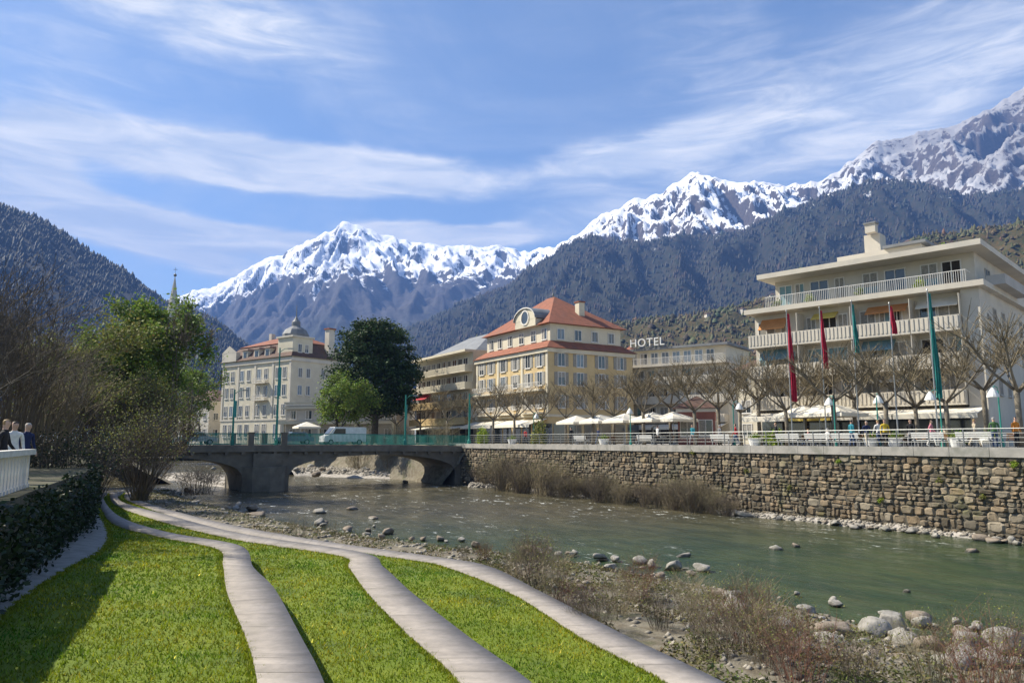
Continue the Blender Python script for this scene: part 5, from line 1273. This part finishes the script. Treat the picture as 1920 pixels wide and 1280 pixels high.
# ================================================================== PROMENADE FURNITURE
M_teal = mat('teal_flag_cloth', (0.05, 0.30, 0.27), (0.04, 0.24, 0.22), 3, 0.85); M_redf = mat('red_flag_cloth', (0.55, 0.035, 0.075), (0.45, 0.03, 0.06), 3, 0.85)
M_pole = mat('flag_pole_metal', (0.36, 0.37, 0.37), (0.30, 0.31, 0.31), 3, 0.4, metal=0.4)
M_pw = mat('white_paint', (0.74, 0.74, 0.72), (0.66, 0.66, 0.64), 3, 0.55)
def flag(T, ytop, ybot, cloth, label, off=3.2, top=None, w=0.34):
    x, y, z = ontop(T, off); h = (atd(T, ytop, y).z)-PZ; hb = (atd(T, ybot, y).z)-PZ
    t = empty('flag_pole', (x, y, PZ), label, 'flag', 'banners along the promenade')
    b = MB(); b.lathe([(0.08, 0), (0.055, 0.3), (0.03, h), (0.06, h+0.05), (0.02, h+0.15)], (0, 0, 0), M_pole, 8); b.build('pole', t)
    f = MB(); n = 26; rw = random.Random(int(T)); cols = 9; G = []
    for i in range(n+1):
        s = i/n; zz = h-0.15-(h-0.15-hb)*s; ww = w*(0.45+0.55*min(1, s*1.6)) 
        G.append([(0.06+ww*j/(cols-1), 0.10*math.sin(j*1.7+s*4+rw.random()*.2)*(0.3+s), zz-0.06*j/(cols-1)) for j in range(cols)])
    for i in range(n):
        for j in range(cols-1): f.quad(G[i][j], G[i][j+1], G[i+1][j+1], G[i+1][j], cloth)
    f.build('banner', t, smooth=True)
flag(1480, 584, 752, M_redf, 'long red banner hanging in front of the white apartment block, leftmost red', 3.0, w=0.40)
flag(1543, 578, 690, M_redf, 'second red banner, behind the bare trees', 5.0)
flag(1604, 566, 660, M_teal, 'teal banner between two red banners', 5.0, w=0.3)
flag(1676, 570, 625, M_redf, 'short red banner on the far right of the red ones', 5.0)
flag(1750, 545, 745, M_teal, 'long teal banner in front of the right half of the apartment block', 3.2, w=0.36)
def green_mast(T, ytop, D, label):
    p = tdist(T, D, 4.9); h = atd(T, ytop, D).z-4.9
    t = empty('lamp_mast', p, label, 'lamp post', 'green masts on the bridge')
    b = MB(); b.lathe([(0.22, 0), (0.22, 0.5), (0.13, 0.7), (0.10, h*0.6), (0.075, h)], (0, 0, 0), M_green, 8); b.build('pole', t)
    b = MB(); b.tube([(0, 0, h-0.5), (0.5, 0, h-0.1), (1.1, 0, h-0.05)], [0.04, 0.035, 0.03], M_green, 6); b.box(0.9, 1.5, -0.12, 0.12, h-0.14, h-0.03, M_pole); b.build('lamp_arm', t)
    f = MB(); f.box(0.10, 0.14, -0.45, 0.45, h*0.50, h*0.80, M_teal); f.build('banner', t)
green_mast(437, 730, 80.5, 'shorter green mast on the left half of the bridge'); green_mast(519, 652, 83, 'tallest green mast above the bridge pier')
green_mast(760, 740, 90.5, 'green mast near the right end of the bridge'); green_mast(880, 738, 94, 'green mast where the bridge meets the promenade')
# bell lamps
def bell_lamp():
    t = empty('street_lamp', (0, 0, 0), '', 'lamp', 'bell lamps along the promenade')
    b = MB(); b.lathe([(0.13, 0), (0.11, 0.35), (0.05, 0.5), (0.04, 3.3)], (0, 0, 0), M_green, 8); b.tube([(0, 0, 3.25), (0.05, 0, 3.5), (0.3, 0, 3.58), (0.5, 0, 3.4)], 0.025, M_green, 6); b.build('post', t)
    b = MB(); b.lathe([(0.34, 0), (0.30, 0.14), (0.20, 0.34), (0.10, 0.48), (0.05, 0.55)], (0.5, 0, 2.92), M_pw, 12); b.build('lamp_shade', t)
    return t
bl = bell_lamp()
for i, (T, lb_) in enumerate(((1372, 'street lamp with white bell shade between the kiosk and the white umbrellas'), (1640, 'street lamp with white bell shade in front of the orange awning'), (1560, 'street lamp with white bell shade left of the teal banner'), (1758, 'street lamp with white bell shade beside the long teal banner'), (1868, 'street lamp with white bell shade nearest the right edge'), (1180, 'street lamp with white bell shade before the cream awnings'), (1000, 'street lamp with white bell shade by the ochre hotel'))):
    o = bl if i == 0 else dup(bl, (0, 0, 0)); o.location = ontop(T, 2.4); o.rotation_euler[2] = i*0.9; o['label'] = lb_
# benches
def bench():
    t = empty('bench', (0, 0, 0), '', 'bench', 'white benches facing the river')
    b = MB()
    for i in range(4): b.box(-1.0, 1.0, -0.22+0.12*i, -0.12+0.12*i, 0.42, 0.46, M_pw)
    b.build('seat', t)
    b = MB()
    for i in range(3): z = 0.56+0.13*i; b.box8([(-1, 0.26+.03*i, z), (1, 0.26+.03*i, z), (1, 0.29+.03*i, z), (-1, .29+.03*i, z), (-1, 0.29+.03*i, z+.1), (1, .29+.03*i, z+.1), (1, .32+.03*i, z+.1), (-1, .32+.03*i, z+.1)], M_pw)
    b.build('backrest', t)
    g = MB(); g.box(-0.03, 0.03, -0.22, 0.26, 0.36, 0.42, M_slate); g.box(-0.03, 0.03, -0.2, -0.14, 0, 0.36, M_slate); g.box(-0.03, 0.03, 0.2, 0.26, 0, 0.36, M_slate); g.box(-0.03, 0.03, 0.26, 0.31, 0.36, 0.9, M_slate); gm = g.mesh('leg')
    for x in (-0.85, 0.85): link('leg', gm, t).location = (x, 0, 0)
    return t
bn = bench(); brz = math.atan2(WDIR.y, WDIR.x)+math.pi
for i, (T, off, lb_) in enumerate(((1530, 1.5, 'white bench left of the white round planter'), (1582, 1.5, 'white bench right under the bare trees in front of the shops'), (1090, 1.6, 'white bench before the cream awnings'), (1475, 1.6, 'white bench just right of the longest red banner'), (1735, 1.6, 'white bench by the teal banner'), (1820, 1.6, 'white bench closest to the right edge'), (1350, 1.6, 'white bench in front of the dusky red house'), (1210, 1.6, 'white bench left of the dusky red house'))):
    o = bn if i == 0 else dup(bn, (0, 0, 0)); o.location = ontop(T, off); o.rotation_euler[2] = brz+math.pi; o['label'] = lb_
def planter():
    t = empty('planter', (0, 0, 0), '', 'planter', 'white planters on the promenade')
    b = MB(); b.lathe([(0.36, 0), (0.40, 0.1), (0.52, 0.52), (0.56, 0.56), (0.50, 0.57)], (0, 0, 0), M_pw, 14); b.build('pot', t, smooth=False)
    nr = np.random.default_rng(3); C = nr.normal(0, 1, (260, 3))*np.array([.22, .22, .13])+np.array([0, 0, .72]); link('plant', leaves('plant', C, nr, 0.07, M_willow), t)
    return t
pn = planter()
for i, (T, off, lb_) in enumerate(((1625, 1.9, 'white round planter beneath the orange awning'), (1668, 2.6, 'white round planter left of the short red banner'), (1785, 1.9, 'white round planter with flowers right of the teal banner'), (1845, 2.3, 'white round planter near the right edge'), (1410, 2.0, 'white round planter next to the lime shrub'), (1130, 2.0, 'white round planter before the hotel awnings'), (960, 2.0, 'white round planter right of the yellow-green shrub'))):
    o = pn if i == 0 else dup(pn, (0, 0, 0)); o.location = ontop(T, off); o['label'] = lb_
# parasols, tables, chairs
def parasol():
    t = empty('parasol', (0, 0, 0), '', 'parasol', 'white café umbrellas')
    b = MB(); b.lathe([(0.3, 0), (0.3, 0.08), (0.03, 0.1), (0.03, 2.6)], (0, 0, 0), M_pole, 8); b.build('pole', t)
    c = MB(); s = 1.9
    for i in range(4):
        a0, a1 = math.pi/4+i*math.pi/2, math.pi/4+(i+1)*math.pi/2; p0 = (s*math.cos(a0), s*math.sin(a0), 2.25); p1 = (s*math.cos(a1), s*math.sin(a1), 2.25)
        c.poly([(0, 0, 2.95), p0, p1], M_awn); c.quad(p0, (p0[0], p0[1], 2.02), (p1[0], p1[1], 2.02), p1, M_awn)
    c.build('canopy', t)
    return t
pr_ = parasol()
for i, (T, off, lb_) in enumerate(((1503, 7.2, 'white square umbrella below the longest red banner'), (1532, 7.0, 'white square umbrella second from the red banner'), (1562, 6.8, 'white square umbrella left of the shop awnings'), (1080, 6.0, 'cream umbrella at the left end of the row before the hotel'), (1125, 6.0, 'cream umbrella second in the row before the hotel'), (1170, 6.2, 'cream umbrella third in the row before the hotel'), (1222, 6.4, 'cream umbrella at the right end of the row before the hotel'), (575, 0, 'pale umbrella left behind the bridge railing'), (1260, 7.4, 'white umbrella beside the dusky red house'))):
    o = pr_ if i == 0 else dup(pr_, (0, 0, 0)); o.location = ontop(T, off) if off else tdist(575, 112, PZ); o.rotation_euler[2] = 0.55; o['label'] = lb_; o.scale = (1.25, 1.25, 1.1)
def table_set():
    t = empty('cafe_table', (0, 0, 0), 'small round café table on the promenade', 'table', 'café tables on the promenade')
    b = MB(); b.lathe([(0.38, 0), (0.38, 0.03)], (0, 0, 0.72), M_pw, 14); b.build('tabletop', t)
    b = MB(); b.lathe([(0.22, 0), (0.22, 0.03), (0.03, 0.05), (0.03, 0.72)], (0, 0, 0), M_slate, 8); b.build('leg', t)
    c = empty('cafe_chair', (0, 0, 0), 'dark woven café chair at a round table', 'chair', 'café chairs on the promenade')
    b = MB(); b.box(-0.22, 0.22, -0.22, 0.22, 0.43, 0.47, M_brown); b.build('seat', c)
    b = MB(); b.box8([(-.22, .19, .5), (.22, .19, .5), (.22, .22, .5), (-.22, .22, .5), (-.2, .25, .88), (.2, .25, .88), (.2, .28, .88), (-.2, .28, .88)], M_brown); b.build('backrest', c)
    l = MB(); l.box(-.02, .02, -.02, .02, 0, 0.43, M_slate); lm = l.mesh('leg')
    for x in (-.19, .19):
        for y in (-.19, .19): link('leg', lm, c).location = (x, y, 0)
    return t, c
tb, ch = table_set(); rt = random.Random(2); first = True; tset = []
for T in (1430, 1495, 1530, 1565, 1600, 1655, 1700, 1740, 1790, 1830, 1880, 1090, 1140, 1190, 1240): 
    x, y, z = ontop(T, rt.uniform(3.6, 6.2))
    o = tb if first else dup(tb, (x, y, z)); o.location = (x, y, z); tset.append((x, y))
    for q in range(2):
        a = rt.uniform(0, 6.28); p = (x+0.75*math.cos(a), y+0.75*math.sin(a), z)
        c = ch if first else dup(ch, p); c.location = p; c.rotation_euler[2] = a-math.pi/2; first = False
# ================================================================== PEOPLE
M_skin = mat('skin', (0.50, 0.32, 0.24), (0.44, 0.28, 0.21), 8, 0.6)
HAIR = [mat('dark_hair', (0.03, 0.022, 0.018), None, 20, 0.6), mat('grey_hair', (0.35, 0.34, 0.33), None, 20, 0.6), mat('fair_hair', (0.32, 0.21, 0.09), None, 20, 0.6)]
def cloth(n, c): return mat(n, c, tuple(x*0.75 for x in c), 6, 0.85)
CL = {k: cloth(k+'_cloth', v) for k, v in dict(white=(0.72, 0.71, 0.69), black=(0.018, 0.018, 0.02), navy=(0.02, 0.03, 0.09), teal=(0.03, 0.22, 0.28), red=(0.42, 0.04, 0.04), yellow=(0.62, 0.44, 0.04), grey=(0.20, 0.20, 0.21), beige=(0.45, 0.38, 0.28), jeans=(0.06, 0.09, 0.17), pink=(0.55, 0.20, 0.25), green=(0.08, 0.16, 0.06), orange=(0.60, 0.22, 0.03)).items()}
def person_mesh(pose):
    """one continuous skin surface; pose: stand, walk, sit"""
    V, E, Rr = [], [], []
    def vert(p, r, par=None):
        V.append(p); Rr.append(r)
        if par is not None: E.append((par, len(V)-1))
        return len(V)-1
    st = {'stand': 0.05, 'walk': 0.30, 'sit': 0}[pose]; ph = 0.93 if pose != 'sit' else 0.52
    dz = ph-0.93
    pel = vert((0, 0, ph), 0.145); wa = vert((0, 0, 1.12+dz), 0.125, pel); chs = vert((0, 0.01, 1.32+dz), 0.15, wa); ne0 = vert((0, 0.0, 1.45+dz), 0.075, chs)
    ne = vert((0, 0.01, 1.52+dz), 0.055, ne0); h0 = vert((0, 0.025, 1.60+dz), 0.085, ne); h1 = vert((0, 0.02, 1.68+dz), 0.10, h0); vert((0, 0.01, 1.75+dz), 0.07, h1)
    vert((0, 0.125, 1.655+dz), 0.018, h0)
    for s in (-1, 1):
        sh = vert((s*0.19, 0, 1.40+dz), 0.062, chs); sw = s*st*0.8
        if pose == 'sit': el = vert((s*0.25, 0.08, 1.13+dz), 0.045, sh); wr = vert((s*0.17, 0.32, 1.06+dz), 0.032, el); hd = vert((s*0.14, 0.40, 1.05+dz), 0.036, wr); fd = (0, 0.07, -0.01)
        else: el = vert((s*0.24, -0.02-sw*0.35, 1.12), 0.046, sh); wr = vert((s*0.25, 0.06-sw*0.8, 0.88), 0.032, el); hd = vert((s*0.25, 0.085-sw*0.9, 0.80), 0.036, wr); fd = (0, 0.02, -0.075)
        for i, (o, l) in enumerate(((-0.027, .9), (-0.009, 1.05), (0.009, 1.0), (0.027, .85))):
            f1 = vert((V[hd][0]+fd[0], V[hd][1]+o+fd[1]*.5, V[hd][2]+fd[2]*0.55*l), 0.010, hd); vert((V[f1][0], V[f1][1]+fd[1]*.5+0.006, V[f1][2]+fd[2]*0.5*l), 0.008, f1)
        vert((V[hd][0]-s*0.02, V[hd][1]+0.045, V[hd][2]-0.01), 0.010, hd)
        hp = vert((s*0.10, 0, ph-0.06), 0.10, pel)
        if pose == 'sit': kn = vert((s*0.12, 0.44, ph-0.03), 0.062, hp); an = vert((s*0.12, 0.46, 0.09), 0.042, kn); vert((s*0.13, 0.62, 0.04), 0.035, an)
        else: kn = vert((s*0.11, s*st*0.55+0.03, 0.50), 0.066, hp); an = vert((s*0.11, s*st*1.0-0.03, 0.09+(0.08 if s < 0 and st > .1 else 0)), 0.043, kn); vert((s*0.12, s*st+0.14, 0.04), 0.036, an)
    me = bpy.data.meshes.new('skel'); me.from_pydata(V, E, []); o = bpy.data.objects.new('skel', me); COL.objects.link(o)
    o.modifiers.new('s', 'SKIN'); sd = o.modifiers.new('d', 'SUBSURF'); sd.levels = 1; sd.render_levels = 1
    for i, sv in enumerate(me.skin_vertices[0].data): sv.radius = (Rr[i], Rr[i]*(0.72 if i in (0, 1, 2) else 1)); sv.use_root = (i == 0)
    bpy.context.view_layer.update(); dg = bpy.context.evaluated_depsgraph_get()
    out = bpy.data.meshes.new_from_object(o.evaluated_get(dg)); bpy.data.objects.remove(o); bpy.data.meshes.remove(me)
    co = np.zeros(len(out.vertices)*3); out.vertices.foreach_get('co', co); co = co.reshape(-1, 3)
    mi = []
    for p in out.polygons:
        c = co[list(p.vertices)].mean(0); z = c[2]-dz; a = abs(c[0])
        if z > 1.70 or (z > 1.60 and c[1] < 0.0): k = 3
        elif z > 1.475: k = 0
        elif pose == 'sit': k = 0 if (c[1] > 0.36 and 0.56 < c[2] < 0.75 and a < 0.24 and a > 0.1 and c[2] > 0.6) else (4 if c[2] < 0.12 else (2 if c[2] < 0.60 else 1))
        elif a > 0.205 and c[2] < 0.87: k = 0
        elif c[2] < 0.10: k = 4
        elif c[2] < 0.95 and a < 0.205: k = 2
        else: k = 1
        mi.append(k)
    out.materials.clear()
    for _ in range(5): out.materials.append(M_skin)
    out.polygons.foreach_set('material_index', mi); out.polygons.foreach_set('use_smooth', [True]*len(mi)); out.name = 'person'
    return out
PM = {p: person_mesh(p) for p in ('stand', 'walk', 'sit')}
def person(loc, pose, top, legs, hair, rz, label, sc=1.0):
    me = PM[pose].copy()
    for i, m in enumerate((M_skin, CL[top], CL[legs], HAIR[hair], CL['black'])): me.materials[i] = m
    o = link('person', me, label=label, cat='person'); o.location = loc; o.rotation_euler = (0, 0, rz); o.scale = (sc, sc, sc); return o
rq = random.Random(6)
folk = [(1590, 1.2, 'stand', 'teal', 'jeans', 0, 'person in a teal top standing at the railing'), (1618, 1.3, 'walk', 'navy', 'beige', 1, 'person in navy walking past the white planter'), (1640, 2.0, 'walk', 'white', 'jeans', 2, 'fair-haired person in white behind the railing'),
        (1652, 1.4, 'stand', 'yellow', 'black', 0, 'person in a bright yellow top leaning near the railing'), (1700, 3.0, 'walk', 'black', 'grey', 0, 'person in black walking in front of the shops'), (1760, 4.0, 'sit', 'beige', 'jeans', 1, 'grey-haired person in beige seated at a café table'),
        (1818, 3.4, 'walk', 'beige', 'beige', 2, 'person in sand coloured clothes walking right of the teal banner'), (1895, 3.0, 'stand', 'orange', 'black', 0, 'person in an orange jacket at the right edge'), (1375, 2.2, 'walk', 'red', 'jeans', 0, 'person in red left of the lamp with bell shade'),
        (1345, 1.6, 'stand', 'grey', 'black', 1, 'person in grey before the dusky red house'), (1230, 2.0, 'walk', 'white', 'black', 0, 'person in white and black left of the dusky red house'), (1120, 3.0, 'walk', 'navy', 'jeans', 2, 'fair-haired person in navy before the cream umbrellas'),
        (1070, 2.2, 'stand', 'black', 'black', 0, 'person all in black at the hotel end of the promenade'), (1545, 3.0, 'sit', 'white', 'grey', 1, 'grey-haired person in white seated under the umbrella'), (1510, 4.2, 'sit', 'pink', 'jeans', 2, 'person in pink seated under the white umbrella'),
        (1738, 2.4, 'walk', 'pink', 'white', 0, 'person in a pink top left of the long teal banner'), (1855, 1.6, 'stand', 'green', 'jeans', 1, 'grey-haired person in dark green at the railing'), (1450, 2.4, 'walk', 'black', 'jeans', 2, 'fair-haired person in a black coat left of the red banner'),
        (1295, 3.2, 'walk', 'teal', 'grey', 0, 'person in teal passing the red house'), (985, 2.0, 'walk', 'red', 'black', 0, 'person in a red jacket near the bridge end')]
for T, off, pose, a, b, h, lb_ in folk:
    x, y, z = ontop(T, off); person((x, y, z if pose != 'sit' else z-0.02), pose, a, b, h, rq.uniform(0, 6.28), lb_, rq.uniform(0.94, 1.05))
for T, D, pose, a, b, h, lb_ in ((28, 21, 'stand', 'white', 'jeans', 0, 'dark-haired person in white behind the parapet at the left edge'), (52, 23, 'stand', 'navy', 'black', 1, 'grey-haired person in navy behind the white parapet'), (10, 19, 'walk', 'black', 'grey', 2, 'fair-haired person in black at the very left edge')):
    person(tdist(T, D, 4.2), pose, a, b, h, rq.uniform(0, 6.28), lb_)
# ================================================================== VEHICLES ON THE BRIDGE
def vehicle(name, label, s, v, paint, van, flip=False):
    p = BR + BA*s + Vector((-0.527, 0.85, 0))*v
    t = empty(name, (p.x, p.y, 4.80+0.16*math.sin(math.pi*s/48)), label, 'van' if van else 'car', rz=BRZ + (math.pi if flip else 0))
    L, Wd = (5.2, 1.95) if van else (4.3, 1.75); H = 2.1 if van else 1.45
    prof = [(-L/2, .35), (-L/2, H*0.93), (-L/2+.15, H), (L/2-1.3, H), (L/2-.55, H*.55), (L/2-.05, H*.48), (L/2, .35)] if van else [(-L/2, .4), (-L/2+.02, .85), (-L/2+.55, .92), (-L/2+1.05, H), (L/2-1.75, H), (L/2-1.0, .95), (L/2-.1, .80), (L/2, .4)]
    b = MB()
    for y, sg in ((-Wd/2, 1), (Wd/2, -1)): b.poly([(x, y, z) for x, z in (prof if sg > 0 else prof[::-1])][::-1], paint)
    for (x0, z0), (x1, z1) in zip(prof, prof[1:]+prof[:1]): b.quad((x0, -Wd/2, z0), (x0, Wd/2, z0), (x1, Wd/2, z1), (x1, -Wd/2, z1), paint)
    b.build('body', t)
    g = MB()
    wl = [(-L/2+2.6, 1.25, L/2-1.4, H-.2)] if van else [(-L/2+1.0, .98, -0.2, H-.12), (-0.12, .98, L/2-1.55, H-.12)]
    for x0, z0, x1, z1 in wl:
        for y in (-Wd/2-.012, Wd/2+.012):
            q = [(x0, y, z0), (x1+.35, y, z0), (x1, y, z1), (x0+(0 if van else .2), y, z1)]; g.poly(q, M_glass); g.poly(q[::-1], M_glass)
    (xa, za), (xb, zb) = (prof[3], prof[4]) if van else (prof[4], prof[5])
    g.quad((xa+.08, -Wd/2+.15, za-.06), (xa+.08, Wd/2-.15, za-.06), (xb+.02, Wd/2-.15, zb+.08), (xb+.02, -Wd/2+.15, zb+.08), M_glass); g.build('window', t)
    w = MB(); w.tube([(0, -.1, 0), (0, .1, 0)], 0.32, mat('tyre_rubber', (0.02, 0.02, 0.02), None, 8, 0.9), 16); wm = w.mesh('wheel')
    h = MB(); h.tube([(0, -.112, 0), (0, .112, 0)], 0.19, M_pole, 12); hm = h.mesh('rim')
    for x in (-L/2+.85, L/2-.85):
        for y in (-Wd/2+.08, Wd/2-.08):
            o = link('wheel', wm, t); o.location = (x, y, .32); r = link('rim', hm, o)
    hl = MB(); hl.box(L/2-.10, L/2+.01, -.12, .12, .62, .76, M_pw); lm = hl.mesh('headlight')
    for y in (-Wd/2+.25, Wd/2-.25): link('headlight', lm, t).location = (0, y, 0)
M_carw = mat('white_car_paint', (0.70, 0.71, 0.72), None, 2, 0.25, spec=0.6); M_carb = mat('blue_grey_car_paint', (0.10, 0.15, 0.22), None, 2, 0.25, spec=0.6); M_cars = mat('silver_car_paint', (0.40, 0.42, 0.44), None, 2, 0.25, spec=0.6)
vehicle('delivery_van', 'white van crossing the bridge behind the green railing', 14.5, 3.0, M_carw, True)
vehicle('car', 'blue-grey car on the bridge left of the white van', 20.3, 3.2, M_carb, False); vehicle('car', 'silver car on the bridge left of the pier', 30.5, 5.8, M_cars, False, True)
# ================================================================== AIR
def haze():
    b = MB(); m = bpy.data.materials.new('haze'); m.use_nodes = True; g = NT(m.node_tree); g.n.clear()
    out = g.new('ShaderNodeOutputMaterial'); v = g.new('ShaderNodeVolumePrincipled'); v.inputs['Color'].default_value = (0.22, 0.42, 1.0, 1); v.inputs['Density'].default_value = HAZE
    v.inputs['Anisotropy'].default_value = 0.0
    g.l.new(v.outputs[0], out.inputs['Volume'])
    b.box(-9000, 9000, -300, 10200, -30, 2500, m); b.build('haze', label='pale blue haze over the valley', cat='haze', kind='stuff')
HAZE = 0.00009
haze()
